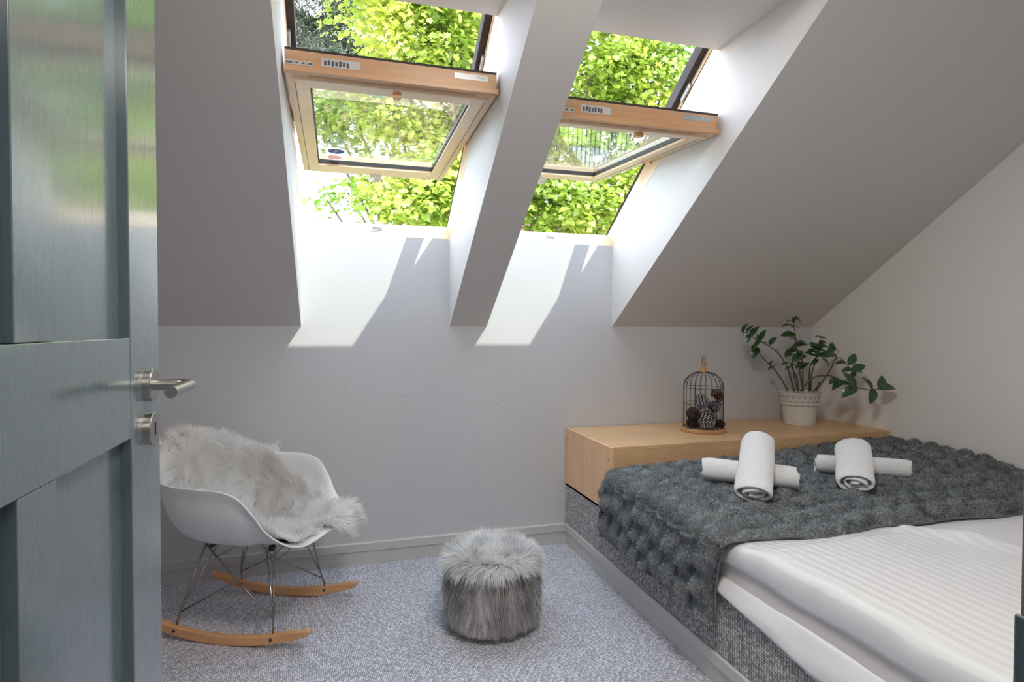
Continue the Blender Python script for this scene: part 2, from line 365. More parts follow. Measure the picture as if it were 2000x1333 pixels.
# fine cracks and knocks in the plaster of the far wall
crk = plain('plaster_crack', (.33, .32, .32), .8)
b = MB()
for (x, z, l, a) in ((-.02, .92, .02, .3), (.03, .90, .016, -.2), (.30, .84, .03, .1), (.62, .80, .025, -.1), (.80, .78, .04, .35), (.95, .82, .02, .1), (.45, .88, .018, .7), (-.35, .62, .03, .05), (-.1, .66, .02, -.3), (.72, .90, .015, .2), (1.0, .86, .018, -.4)):
    p0 = Vector((x, D-.0008, z)); d = Vector((math.cos(a), 0, math.sin(a)))*l; b.tube([p0, p0+d*.5+Vector((0, 0, .002)), p0+d], [.0006, .0011, .0005], 5)
cw = b.build('wall_crack', crk, bpy.data.objects['wall_far']); cw['kind'] = 'stuff'

# ---------------------------------------------------------------- door frame and door
tm = M['door']
t = empty('trim_1', (0, 0, 0)); tag(t, kind='structure')
wj = wood('jamb_wood', (.44, .30, .23), (.36, .23, .17), 'z', .8, .35)
MB().box((DX0-.0, YN-.14, 0), (DX0+.03, YN+.012, DZ)).build('jamb', tm, t, bevel=.001)
MB().box((DX1-.018, YN-.14, 0), (DX1, YN+.012, DZ)).build('jamb', wj, t, bevel=.001)
MB().box((DX0, YN-.14, DZ-.02), (DX1, YN+.012, DZ)).build('head', tm, t)
MB().box((DX1-.0222, YN-.02, 0), (DX1-.018, YN+.014, .975)).build('stop_strip', tm, t, bevel=.0015)
for x0, x1 in ((DX0-.07, DX0-.002), (DX1, DX1+.07)): MB().box((x0, YN, 0), (x1, YN+.013, DZ+.06)).build('casing', tm, t, bevel=.002)

dr = empty('door_1', (-.30, 0, 0)); tag(dr, kind='structure')
TK = .042; Y0, Y1 = .335, 1.170; Z0, Z1 = .01, 2.035
st = [(Y0, Y0+.148), (1.022, Y1)]
for a, c in st: MB().box((-TK, a, Z0), (0, c, Z1)).build('stile', tm, dr, bevel=.0015)
rails = [(Z0, .22), (1.031, 1.183), (1.90, Z1)]
for a, c in rails: MB().box((-TK, st[0][1]+.0006, a), (-.0004, st[1][0]-.0006, c)).build('rail', tm, dr, bevel=.001)
for z0, z1 in ((.22, 1.031), (1.183, 1.90)):
    MB().box((-TK, .689, z0+.0005), (-.0008, .773, z1-.0005)).build('muntin', tm, dr, bevel=.0012)
    for a, c in ((st[0][1], .689), (.773, st[1][0])):
        MB().box((-TK+.014, a, z0), (-.0155, c, z1)).build('panel', tm, dr)
# lever handle
hm = M['steel']
hb = MB().lathe([(.0, -.0), (.026, 0), (.026, .007), (.0272, .0075), (.0272, .011), (.026, .0125), (0, .0125)], (0, 0, 0), 40, 'x')
HY, HZ = 1.098, 1.105
ln = []
ln += [(.012, HY, HZ), (.030, HY, HZ), (.046, HY, HZ)]
for k in range(1, 9):
    a = k/8*math.pi/2; ln.append((.046+.022*math.sin(a), HY-.022*(1-math.cos(a)), HZ))
ln += [(.068, HY-.06, HZ), (.068, HY-.135, HZ)]
lh = MB().tube(ln, .0088, 20).build('lever_handle', hm, dr, smooth=True, angle=.7)
hb.xf(Matrix.Translation((0, HY, HZ))); hb.build('rosette', hm, lh, angle=.5)
kb = MB().lathe([(0, 0), (.026, 0), (.026, .007), (.0272, .0075), (.0272, .011), (.026, .0125), (0, .0125)], (0, 0, 0), 40, 'x').xf(Matrix.Translation((0, HY, HZ-.072)))
kp = kb.build('keyhole_plate', hm, dr, angle=.5)
MB().box((.0122, HY-.002, HZ-.083), (.0131, HY+.002, HZ-.062)).build('keyhole', M['seal'], kp)

# ---------------------------------------------------------------- roof windows
def window(n, xa, xb, py, pz, ang, knob, wlab):
    root = empty('window_%d' % n, ((xa+xb)/2, D, ZT)); tag(root, kind='structure')
    hw = (xb-xa)/2
    # local frame space: x right, y up the roof, z outward
    B = Matrix(((1, 0, 0), tuple((0, UP.y, nrm.y)), tuple((0, UP.z, nrm.z)))).to_4x4()
    def fb(name, a, c, mat, bev=.001):
        o = MB().box(a, c).build(name, mat, root, bevel=bev); o.matrix_local = B; return o
    T = .04
    for s in (-1, 1):
        x0, x1 = (hw-.001, hw+T) if s > 0 else (-hw-T, -hw+.001)
        fb('jamb', (x0, -.02, -.001), (x1, 1.22, .052), M['pineY'])
        i0, i1 = (x0, x1) if s > 0 else (x0, x1)
        fb('seal', (i0+(.003 if s > 0 else 0), .55, .052), (i1-(.003 if s < 0 else 0), 1.22, .060), M['seal'])
        fb('jamb_strip', (i0, .55, .060), (i1, 1.22, .082), M['pineY'])
        q0, q1 = (i0-.028, i1) if s > 0 else (i0, i1+.028)
        fb('cladding', (q0, .60, .082), (q1, 1.24, .135), M['dark'])
        fb('jamb_strip', (i0, -.02, .052), (i1, .55, .095), M['pineY'])
        r = fb('pivot_plate', ((hw-.012) if s > 0 else (-hw+.001), .90, .058), ((hw-.001) if s > 0 else (-hw+.012), .985, .080), M['alu'])
    fb('sill', (-hw, -.04, .0), (hw, .0, .083), M['pine'])
    fb('sill_cladding', (-hw, -.09, .070), (hw, -.041, .09), M['dark'])
    fb('head', (-hw, 1.2, .0), (hw, 1.24, .10), M['pine'])
    fb('head_cladding', (-hw, 1.195, .10), (hw, 1.28, .135), M['dark'])
    sk = fb('striker', (-.035, -.001, .028), (.035, .003, .058), M['alu'])
    for k in range(3):
        g = MB().box((-.024, .003, .033+k*.009), (.024, .0045, .037+k*.009)).build('slot', M['ink'], sk)
    # sash: local x right, y towards the lower rail, z up/outward
    C = Matrix(((1, 0, 0), (0, math.cos(ang), -math.sin(ang)), (0, math.sin(ang), math.cos(ang)))).to_4x4()
    C.translation = Vector((0, py-D, pz-ZT))
    W = hw-.009; HL = .585; SW = .074
    b = MB()
    for s in (-1, 1):
        x0, x1 = (W-SW, W) if s > 0 else (-W, -W+SW)
        b.box((x0, -HL+.005, 0), (x1, HL, .030))
    o = b.build('sash', M['pineY'], root, bevel=.002); o.matrix_local = C; sash = o
    def sb(name, a, c, mat, bev=.0012): return MB().box(a, c).build(name, mat, sash, bevel=bev)
    for s in (-1, 1):                                      # upper part of the stiles, set back; thin groove between
        x0, x1 = (W-SW+.008, W-.004) if s > 0 else (-W+.004, -W+SW-.008)
        sb('stile_back', (x0, -HL+.006, .030), (x1, HL-.002, .056), M['pineY'])
        x0, x1 = (W-.0285, W-.026) if s > 0 else (-W+.026, -W+.0285)
        sb('groove', (x0, -HL+.05, -.0006), (x1, HL-.003, .001), M['ink'], 0)
    sb('bottom_rail', (-W+SW, HL-.122, .0), (W-SW, HL, .030), M['pine'])
    sb('bottom_rail_back', (-W+SW, HL-.116, .030), (W-SW, HL-.002, .056), M['pine'])
    sb('top_rail', (-W, -HL, .020), (W, -HL+.112, .074), M['pineShade'])
    sb('top_rail_lip', (-W-.004, -HL-.012, .0), (W+.004, -HL+.014, .018), M['pineShade'])
    sb('top_rail_groove', (-W, -HL-.001, .0175), (W, -HL+.02, .0205), M['seal'], 0)
    sb('vent_bar', (-W+.022, -HL+.026, -.010), (W-.022, -HL+.050, .006), M['pine'], .004)
    sb('top_rail_face', (-W+SW-.02, -HL+.014, .004), (W-SW+.02, -HL+.124, .020), M['pine'])
    sb('upper_seal', (-W, -HL+.001, .074), (W, -HL+.03, .083), M['dark'])
    # outer cover
    b = MB()
    for x0, x1, y0, y1 in ((-W, -W+.06, -HL+.03, HL+.01), (W-.06, W, -HL+.03, HL+.01), (-W+.06, W-.06, -HL+.03, -HL+.09), (-W+.06, W-.06, HL-.05, HL+.01)): b.box((x0, y0, .056), (x1, y1, .066))
    b.build('outer_cover', M['dark'], sash)
    # glass unit and its black bead
    gx, g0, g1 = W-SW-.001, -HL+.113, HL-.121
    MB().box((-gx-.006, g0-.004, .030), (gx+.006, g1+.006, .052)).build('glass_pane', M['glass'], sash)
    b = MB()
    for x0, x1, y0, y1 in ((-gx, -gx+.004, g0+.012, g1), (gx-.004, gx, g0+.012, g1), (-gx, gx, g1-.005, g1)): b.box((x0, y0, .012), (x1, y1, .030))
    b.build('glazing_bead', M['seal'], sash)
    # wooden pull knob of the vent flap
    kx = knob-(xa+xb)/2
    kb_ = MB().add([(kx-.016, -HL+.044, -.026), (kx+.016, -HL+.044, -.026), (kx+.013, -HL+.052, .0), (kx-.013, -HL+.052, 0), (kx-.012, -HL+.086, -.022), (kx+.012, -HL+.086, -.022), (kx+.012, -HL+.080, .0), (kx-.012, -HL+.080, 0)],
                   [(0, 1, 5, 4), (3, 7, 6, 2), (0, 4, 7, 3), (1, 2, 6, 5), (0, 3, 2, 1), (4, 5, 6, 7)])
    kb_.build('vent_knob', M['rocker'], sash, bevel=.002)
    # latch under the lower rail
    b = MB().box((-.03, HL-.02, -.012), (.03, HL+.012, .0)); b.box((-.006, HL+.006, -.032), (.026, HL+.012, -.006))
    b.tube([(-.03, HL+.004, -.010), (-.012, HL+.006, -.028), (.016, HL+.006, -.030), (.032, HL+.004, -.012)], .004, 8)
    b.build('latch', M['white'], sash, bevel=.001)
    # printed labels and name plate on the upper rail
    F = -HL-.0008
    sb('name_plate', (W-.155, F, .044), (W-.033, F+.002, .066), M['alu'], .0005)
    Mt = Matrix.Translation((W-.058, F-.0006, .0555)) @ Matrix.Rotation(math.pi/2, 4, 'X')
    text_mesh('plate_text', 'FAKRO', .0115, M['cream'], sash, Mt)
    sb('label', (-W+wlab, F, .030), (-W+wlab+.125, F+.0015, .058), M['paper'], 0)
    for k in range(7):
        x = -W+wlab+.008+k*.012; sb('label_print', (x, F-.0005, .034+.002*(k % 2)), (x+.008, F+.001, .050+.003*((k*5) % 3)/2), M['ink'], 0)
    for x0, x1 in ((.0, .028), (.030, .046), (.049, .066), (.07, .09)):
        sb('label', (-W+x0, F, .026), (-W+x1, F+.001, .040), M['paper'], 0)
        sb('label_print', (-W+x0+.004, F-.0004, .030), (-W+x1-.003, F+.0006, .036), M['ink'], 0)
    return root, sash, W, HL, SW
w1 = window(1, XA, XB, 2.672, 2.019, math.radians(-1.4), .205, .115)
w2 = window(2, XC, XD, 2.690, 2.024, math.radians(3.8), 1.165, .115)
# two round stickers on the first pane
root, sash, W, HL, SW = w1
def transl(name, col):
    m, t, b, N, L = newmat(name); setp(b, col, .5)
    tr = N('ShaderNodeBsdfTranslucent'); tr.inputs[0].default_value = (*col, 1); mx = N('ShaderNodeMixShader'); mx.inputs[0].default_value = .6
    L(b.outputs[0], mx.inputs[1]); L(tr.outputs[0], mx.inputs[2]); L(mx.outputs[0], t.nodes['Material Output'].inputs[0]); return m
stw = transl('sticker_white', (.85, .85, .85))
def sticker(cx, cy, r, mat):
    MB().lathe([(r*.78, .0), (r, 0), (r, .0006), (r*.78, .0006), (r*.78, 0)], (cx, cy, .0288), 32).build('sticker_ring', stw, sash)
    MB().lathe([(0, .0), (r*.78, 0), (r*.78, .0006), (0, .0006)], (cx, cy, .0288), 28).build('sticker_disc', mat, sash)
sx = -W+SW+.085
sticker(sx, HL-.121-.150, .050, transl('navy_print', (.05, .10, .26)))
sticker(sx-.008, HL-.121-.052, .044, transl('coral_print', (.75, .45, .38)))
text_mesh('sticker_text', 'F', .052, stw, sash, Matrix.Translation((sx, HL-.271, .0276)) @ Matrix.Rotation(math.pi, 4, 'X'))

# ---------------------------------------------------------------- bed platform, storage box, mattress
bp_ = empty('bed_platform', (2.05, 1.7, 0)); tag(bp_, 'low built-in bed platform clad in grey woven carpet under the mattress and wooden box', 'bed base')
def loc(o, parent):
    """keep world placing for a child of a moved empty"""
    o.matrix_parent_inverse = Matrix.Translation(parent.location).inverted(); return o
loc(MB().box((XBED+.012, .36, .002), (XR-.004, D-.004, .325)).build('carcass', M['plat'], bp_), bp_)
sidec = MB().box((XBED+.001, .355, .112), (XBED+.012, D-.004, .334)).build('carpet_side', None, bp_)
M['platV'] = carpet('platform_carpet_side', (.07, .07, .075), (.74, .72, .70), rot=(0, math.radians(90), 0), per=.0085, along=.75)
sidec.data.materials.append(M['platV']); loc(sidec, bp_)
loc(MB().box((XBED+.001, .36, .325), (XR-.004, D-.004, .334)).build('carpet_top', M['plat'], bp_), bp_)

BX = empty('storage_box', (2.05, 2.8, .336)); tag(BX, 'long low oak veneer box along the far wall at the head of the bed', 'storage box')
Yb = 2.512; zb0, zb1 = .3355, .641
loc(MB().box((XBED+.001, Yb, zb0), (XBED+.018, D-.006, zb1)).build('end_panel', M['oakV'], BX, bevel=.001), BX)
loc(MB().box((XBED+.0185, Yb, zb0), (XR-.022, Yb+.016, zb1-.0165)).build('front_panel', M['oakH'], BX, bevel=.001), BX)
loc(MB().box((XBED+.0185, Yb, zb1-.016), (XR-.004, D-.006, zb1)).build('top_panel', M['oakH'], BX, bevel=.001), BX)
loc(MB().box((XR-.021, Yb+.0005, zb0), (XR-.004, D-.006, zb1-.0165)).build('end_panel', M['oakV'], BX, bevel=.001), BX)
b = MB()
for y in (Yb+.022, D-.03): 
    b.lathe([(0, 0), (.0035, 0), (.0035, .0008), (0, .0008)], (XBED+.0004, y, zb1-.06), 10, 'x')
loc(b.build('screw_hole', M['seal'], BX), BX)['kind'] = 'stuff'

sat = plain('white_cotton', (.80, .80, .82), .7, sheen=.3, bump=.15, bscale=60)
MX0, MX1, MY0, MY1 = 1.229, 2.868, .42, 2.500
mat_ = MB().box((MX0, MY0, .336), (MX1, MY1, .497)).build('mattress', plain('mattress_ticking', (.74, .70, .69), .8, sheen=.2, var=.05, vscale=6, bump=.3, bscale=14), None, bevel=.018)
tag(mat_, 'thick mattress in a pale cotton cover lying on the bed platform', 'mattress')
# fitted sheet gathered under the mattress edge and hanging over the platform rim
def sheet(u, v):
    y = 1.70-(1.70-.44)*v; drop = .336-.060*min(1, max(0, (1.72-y)/.45))
    z = .372+(drop-.372)*u
    x = 1.233-.030*math.sin(min(1, u*1.25)*math.pi*.5)-.006*float(vnoise(y*9, u*2, 3))
    if u < .3: z += .006*float(vnoise(y*6, 1, 4))
    return (x, y, z)
v, f = grid(sheet, 10, 90); o = meshpy('bed_sheet', v, f, sat, None, True); so = o.modifiers.new('t', 'SOLIDIFY'); so.thickness = .003
tag(o, 'white fitted sheet edge hanging below the mattress over the platform rim', 'sheet')

# duvet with satin stripes
def duvet_mat():
    m, t, b, N, L = newmat('striped_satin_cotton'); setp(b, (.82, .82, .83), .5, sheen=.3)
    tc = N('ShaderNodeTexCoord'); sp = N('ShaderNodeSeparateXYZ'); L(tc.outputs['Object'], sp.inputs[0])
    a = N('ShaderNodeMath'); a.operation = 'MULTIPLY'; L(sp.outputs['X'], a.inputs[0]); a.inputs[1].default_value = 2*math.pi/.034
    s_ = N('ShaderNodeMath'); s_.operation = 'SINE'; L(a.outputs[0], s_.inputs[0])
    r = N('ShaderNodeValToRGB'); mr = N('ShaderNodeMapRange'); mr.inputs['From Min'].default_value = -1; L(s_.outputs[0], mr.inputs[0]); L(mr.outputs[0], r.inputs[0])
    r.color_ramp.elements[0].position = .42; r.color_ramp.elements[1].position = .58
    r.color_ramp.elements[0].color = (.75, .75, .77, 1); r.color_ramp.elements[1].color = (.82, .82, .83, 1)
    L(r.outputs[0], b.inputs['Base Color'])
    r2 = N('ShaderNodeMapRange'); L(r.outputs[0], r2.inputs[0]); r2.inputs['From Min'].default_value = .75; r2.inputs['From Max'].default_value = .82; r2.inputs['To Min'].default_value = .32; r2.inputs['To Max'].default_value = .65; L(r2.outputs[0], b.inputs['Roughness'])
    return m
def duvet(u, v):
    """u 0 hem .. 1 wall side, v 0 near .. 1 under blanket"""
    y = .44+(2.05-.44)*v; L_ = u*1.72
    top = .520+.012*float(vnoise(y*3.2+5, L_*2.3, 11))+.005*float(vnoise(y*9, L_*9, 12))
    # ridge of creases running towards the foot
    c = (y-1.55)*.9+(L_-.62)
    top += .028*math.exp(-((L_-.66-(1.55-y)*.55)/.045)**2)*max(0, 1-abs(y-1.40)/.30)*(.4+float(vnoise(y*30, L_*8, 21)))
    k = (y-(1.52-L_*.6)); top += .004*math.exp(-(k/.012)**2)*max(0, 1-L_/.45)
    if v > .655: top -= min(1, (v-.655)/.06)*.022
    e = .095
    if L_ < e:
        a = L_/e; x = 1.222+.045*(1-math.cos(a*math.pi/2)); z = .430+(top-.430)*math.sin(a*math.pi/2)
        x -= .010*math.sin(a*math.pi)+.006*float(vnoise(y*7, 3, 13)); z += (1-a)*.010*(float(vnoise(y*6, 7, 14))-.5)
        z += .012*(float(vnoise(y*14, a*2, 15))-.5)*math.sin(a*math.pi)
    else:
        x = 1.267+(L_-e)*(2.86-1.267)/(1.72-e); z = top
    return (x, y, z)
v, f = grid(duvet, 240, 200); o = meshpy('duvet', v, f, duvet_mat(), None, True); so = o.modifiers.new('t', 'SOLIDIFY'); so.thickness = .010; so.offset = -1
tag(o, 'white satin-striped duvet spread over the near part of the bed', 'duvet')

# ---------------------------------------------------------------- ruched fur blanket
BY0, BY1 = 1.575, 2.500; PR = .0905
def blank_h(y, s_):
    """s_ = arc length from the hem over the bed; ribs run along it, puffed into bubbles"""
    ph = (y-BY0)/PR*math.pi+.35*np.sin(s_*3.1+1)+.5*(vnoise(y*5, s_*3, 31)-.5)
    rib = np.abs(np.sin(ph)); row = np.floor(ph/math.pi)
    h_ = np.sin(row*12.9898+4.1)*43758.5453; h_ = h_-np.floor(h_)
    bub = .5+.5*np.sin(s_*2*math.pi/(.095+.03*h_)+h_*6.283+2.0*vnoise(row*3.7, s_*5, 33))
    return (rib**.8)*(.56+.44*bub)*(.85+.3*vnoise(y*6+2, s_*6, 34))
def blanket_pt(u, v):
    HG = .245; L_ = u*(HG+1.655); y0_ = BY0+.070*(1-min(1, max(0, (L_-.22)/.40))); y = y0_+(BY1-y0_)*v; h = float(blank_h(y, L_))
    edge = min(1, (y-y0_)/.02, (BY1-y)/.02+.3); h *= max(.2, edge)
    yy = y+.012*math.sin(L_*7+1.3)*(1-v)+.010*math.sin(L_*17)*(1-v)
    Rr = .055
    if L_ < HG:                                              # hanging side
        t_ = L_; z = .252+t_*.96-.014*math.cos((y-BY0)/PR*2*math.pi)*(1-t_/HG); x = 1.188+.006*math.sin(y*9)-.010*(1-t_/HG)
        if y < BY0+.23: z -= (.23-(y-BY0))*.08*(1-t_/HG)
        n = (-1, 0, .0); amp = .060
        return (x+n[0]*h*amp, yy, z), n
    t_ = L_-HG; arc = Rr*math.pi/2
    ztop = .533+.030*min(1, max(0, t_-.1)/.5)*.4
    ztop += .045*max(0, min(1, (t_-.75)/.55))*min(1, (y-BY0)/.5)
    ztop -= .028*max(0, 1-(y-BY0)/.25)
    if t_ < arc:
        a = t_/arc*math.pi/2; n = (-math.cos(a), 0, math.sin(a)); x = 1.188+Rr*(1-math.cos(a)); z0 = .252+HG*.96; z = z0+(ztop-z0)*math.sin(a)
    else:
        n = (0, 0, 1); x = 1.188+Rr+(t_-arc)*(2.862-1.243)/(1.655-arc); z = ztop
        x = min(x, 2.862)
    amp = .036
    return (x+n[0]*h*amp, yy, z+n[2]*h*amp), n
v, f = grid(lambda u, v: blanket_pt(u, v)[0], 420, 150)
furg = plain('blanket_backing', (.16, .17, .18), .9)
bl = meshpy('fur_blanket', v, f, furg, None, True); so = bl.modifiers.new('t', 'SOLIDIFY'); so.thickness = .006; so.offset = -1
tag(bl, 'dark grey ruched faux-fur blanket across the bed hanging over its side', 'blanket')
p, n = sample(v, f[:, ::1], 150000)
n = np.where((n[:, 2:3] < 0) & (np.abs(n[:, 2:3]) > .3), -n, n); n = np.where((np.abs(n[:, 2:3]) <= .3) & (n[:, 0:1] > 0.2), -n, n)
clump = np.stack([vnoise(p[:, 0]*38, p[:, 1]*38+p[:, 2]*30, 41)-.5, vnoise(p[:, 0]*38+7, p[:, 1]*38+p[:, 2]*30, 42)-.5, vnoise(p[:, 1]*40, p[:, 2]*40+p[:, 0]*30, 43)-.7], 1)
d = unit(n*1.0+clump*.95+rng.normal(0, .22, p.shape))
tint = np.clip(.35+.5*rng.random(len(p))+.4*(vnoise(p[:, 0]*30, p[:, 1]*30+p[:, 2]*20, 44)-.5), 0, 1)
fur('pile', p, n, d, .007+.009*rng.random(len(p)), .0018, .25, fur_mat('blanket_fur', (.16, .18, .195), (.46, .50, .53), .3), bl, seg=2, tint=tint)

# ---------------------------------------------------------------- towels
tow = plain('terry_cloth', (.82, .82, .83), .95, sheen=.5, bump=.9, bscale=420, var=.03, vscale=40)
def towel(name, label, c, d, length, w_, h_, tilt=0, taper=1.0, turns=2.6, seed=0, flat=0, droop=0):
    """spiral cross-section (rolled cloth) swept along its axis; c = near lower end, d = horizontal direction"""
    r_ = np.random.default_rng(seed); nx = 34; K = 92
    d = Vector((d[0], d[1], 0)).normalized(); s_ = Vector((-d.y, d.x, 0)); root = empty(name, c)
    ax = (d*math.cos(tilt)+Vector((0, 0, 1))*math.sin(tilt)); up = s_.cross(ax)*-1; up = up if up.z > 0 else -up
    V = []; 
    ph = r_.random()*6
    for i in range(nx+1):
        t_ = i/nx; k = 1+(taper-1)*t_
        end = min(t_, 1-t_); pinch = 1-.10*math.exp(-end/.03)
        for j in range(K):
            q = j/(K-1); a = -math.pi/2+.25+q*turns*2*math.pi; rad = 1-.80*q**.9
            wob = 1+.03*math.sin(a*3+ph+t_*2)+.02*math.sin(t_*9+a)
            cx_ = math.cos(a)*w_/2*rad*wob*k*pinch; cz = math.sin(a)*h_/2*rad*wob*pinch
            # outer turn rests flat below
            if cz < 0: cz *= .80+flat*.1
            end_ = .006*math.sin(a*1.3+ph)*(1 if t_ in (0, 1) else 0)
            zt = h_/2*.82-droop*math.sin(t_*math.pi)*.0
            p_ = ax*(t_*length+end_)+s_*cx_+up*(cz+zt)
            V.append(p_)
    f = [(i*K+j, i*K+j+1, (i+1)*K+j+1, (i+1)*K+j) for i in range(nx) for j in range(K-1)]
    o = meshpy('towel_cloth', V, f, tow, root, True); so = o.modifiers.new('t', 'SOLIDIFY'); so.thickness = min(w_, h_)*.085; so.offset = -1
    b_ = o.modifiers.new('b', 'BEVEL'); b_.width = .0015; b_.segments = 2; b_.limit_method = 'ANGLE'; b_.angle_limit = .9
    tag(root, label, 'towel', 'white rolled towels on the blanket'); return root
towel('rolled_towel', 'left lower rolled white towel lying crosswise under the tall one', (1.455, 2.135, .556), (.72, -.69), .355, .115, .125, seed=1)
towel('rolled_towel', 'left upper rolled white towel propped steeply, its coiled end towards the room', (1.470, 1.830, .552), (.66, .75), .345, .162, .105, tilt=.46, taper=.93, seed=2)
towel('rolled_towel', 'right lower rolled white towel lying crosswise under the shorter leaning one', (1.990, 2.095, .562), (.83, -.56), .355, .112, .108, taper=.9, seed=3)
towel('rolled_towel', 'right upper rolled white towel, the shorter broad one leaning back near the wall', (1.925, 1.820, .560), (.70, .72), .255, .160, .100, tilt=.44, seed=4)

# ---------------------------------------------------------------- bird cage with pine cones
CX, CY, CZ = 1.897, 2.790, .6415
cg = empty('bird_cage', (CX, CY, CZ)); tag(cg, 'domed black wire bird cage on a round wooden base filled with pine cones', 'bird cage')
wb = wood('cage_wood', (.62, .36, .18), (.50, .27, .12), 'x', 1.5, .5)
MB().lathe([(0, 0), (.116, 0), (.119, .004), (.119, .016), (.115, .020), (0, .020)], n=48).build('base', wb, cg, angle=.6)
RC = .104; HB = .235; HD = .085
def ring(r, z, t=.0014): return MB().tube([(r*math.cos(2*math.pi*k/48), r*math.sin(2*math.pi*k/48), z) for k in range(48)], t, 6, closed=True)
for z in (.0225, .150, HB): ring(RC, z).build('hoop', M['black'], cg, smooth=True)
bm_ = MB(); path = [(RC, 0, .020), (RC, 0, HB)]
for k in range(1, 11):
    a = k/10*math.pi/2; path.append((.012+(RC-.012)*math.cos(a)**.9 if k < 10 else .012, 0, HB+HD*math.sin(a)))
bm_.tube(path, .0013, 5)
bar = bm_.build('bar', M['black'], cg, smooth=True)
NB = 22
for k in range(1, NB):
    c = copy(bar, cg); c.rotation_euler = (0, 0, 2*math.pi*k/NB)
ZD = HB+HD
MB().lathe([(0, ZD-.004), (.018, ZD-.003), (.020, ZD+.001), (.017, ZD+.012), (.011, ZD+.028), (.013, ZD+.036), (.017, ZD+.040), (.014, ZD+.046), (0, ZD+.047)], n=24).build('knob', wb, cg, angle=.6)
MB().tube([(.012*math.cos(a)*.8, 0, ZD+.064+.018*math.sin(a)) for a in np.linspace(0, 2*math.pi, 25)[:-1]], .0018, 6, closed=True).build('hanging_ring', M['black'], cg, smooth=True)

brown = plain('cone_brown', (.085, .050, .035), .8, var=.3, vscale=60); frost = plain('cone_frosted', (.42, .42, .46), .85, var=.35, vscale=90); redb = plain('cone_reddish', (.26, .12, .08), .8, var=.25, vscale=60)
def cone_mesh(r, h, rows, per, open_, tipm):
    b = MB(); b.lathe([(0, 0), (r*.45, h*.12), (r*.5, h*.4), (r*.3, h*.8), (0, h)], n=12)
    nb = len(b.f)
    for i in range(rows):
        t_ = i/(rows-1); rr = r*(.55+.45*math.sin(math.pi*(.18+.72*t_)))*(1-.35*t_**3); z = h*(.06+.86*t_)
        n_ = max(5, int(per*(1-.45*t_**2)))
        for k in range(n_):
            a = 2*math.pi*(k+.5*(i % 2))/n_+i*.13; ca, sa = math.cos(a), math.sin(a); wd = rr*.95*math.pi/n_
            out = rr*open_; dz = h*.10*(.6+.6*t_)
            P = lambda rad, tang, zz: (ca*rad-sa*tang, sa*rad+ca*tang, zz)
            b.add([P(rr*.40, -wd*.45, z-.002), P(rr*.40, wd*.45, z-.002), P(out, wd, z+dz*.55), P(out*1.03, 0, z+dz), P(out, -wd, z+dz*.55), P(out*1.04, 0, z+dz*.45-.002)],
                  [(0, 1, 2, 5), (0, 5, 4), (2, 3, 5), (3, 4, 5)])
    me = bpy.data.meshes.new('scales'); me.from_pydata(b.v, [], b.f); me.materials.append(brown); me.materials.append(tipm)
    for i_, pl in enumerate(me.polygons): pl.material_index = 1 if i_ >= nb and (i_-nb) % 4 >= 2 else 0
    me.update(); return me
closed_m = cone_mesh(.040, .085, 13, 17, 1.0, frost); open_m = cone_mesh(.034, .052, 7, 11, 1.12, brown); red_m = cone_mesh(.030, .045, 6, 9, 1.15, redb)
def cone(me, x, y, z, rot, sc, label):
    o = bpy.data.objects.new('pine_cone', me); COL.objects.link(o); o.location = (CX+x, CY+y, CZ+z); o.rotation_euler = rot; o.scale = (sc,)*3
    tag(o, label, 'pine cone', 'pine cones in the bird cage')
cone(closed_m, -.008, -.045, .024, (.05, -.08, .4), 1.15, 'large frosted white-tipped pine cone standing at the bottom middle of the cage')
cone(closed_m, -.006, -.010, .118, (-.25, .15, 1.2), 1.00, 'frosted pine cone lying on top of the heap in the cage')
cone(closed_m, .052, .012, .024, (.1, .15, 2.0), 1.05, 'frosted pine cone standing behind the bottom right of the cage heap')
cone(closed_m, .046, .005, .112, (.5, .9, .6), .80, 'frosted pine cone tilted at the upper right of the cage heap')
cone(open_m, -.064, -.005, .080, (.3, -.5, .3), 1.0, 'open brown pine cone at the left of the heap against the cage bars')
cone(open_m, -.058, .010, .022, (.2, -.2, .9), 1.05, 'open brown pine cone lowest on the left side of the cage')
cone(open_m, .066, -.048, .022, (.3, .3, 1.9), .85, 'open brown pine cone lowest on the right side of the cage')
cone(red_m, .052, -.020, .178, (.6, .5, .2), 1.15, 'small reddish open pine cone topmost on the right in the cage')

# ---------------------------------------------------------------- potted plant
PX, PY, PZ = 2.570, 2.835, .6415
pt_ = empty('potted_plant', (PX, PY, PZ)); tag(pt_, 'green leafy zamioculcas with long arching stems in a white pot', 'plant')
pw = plain('pot_white', (.66, .65, .62), .45)
MB().lathe([(0, 0), (.080, 0), (.083, .004), (.084, .018), (.0855, .020), (.094, .118), (.103, .120), (.110, .186), (.112, .190), (.108, .191), (.101, .176), (0, .172)], n=64).build('pot', pw, pt_, angle=.5)
MB().lathe([(0, .174), (.103, .175)], n=32).build('soil', plain('soil', (.05, .035, .025), .95, bump=.8, bscale=80), pt_)
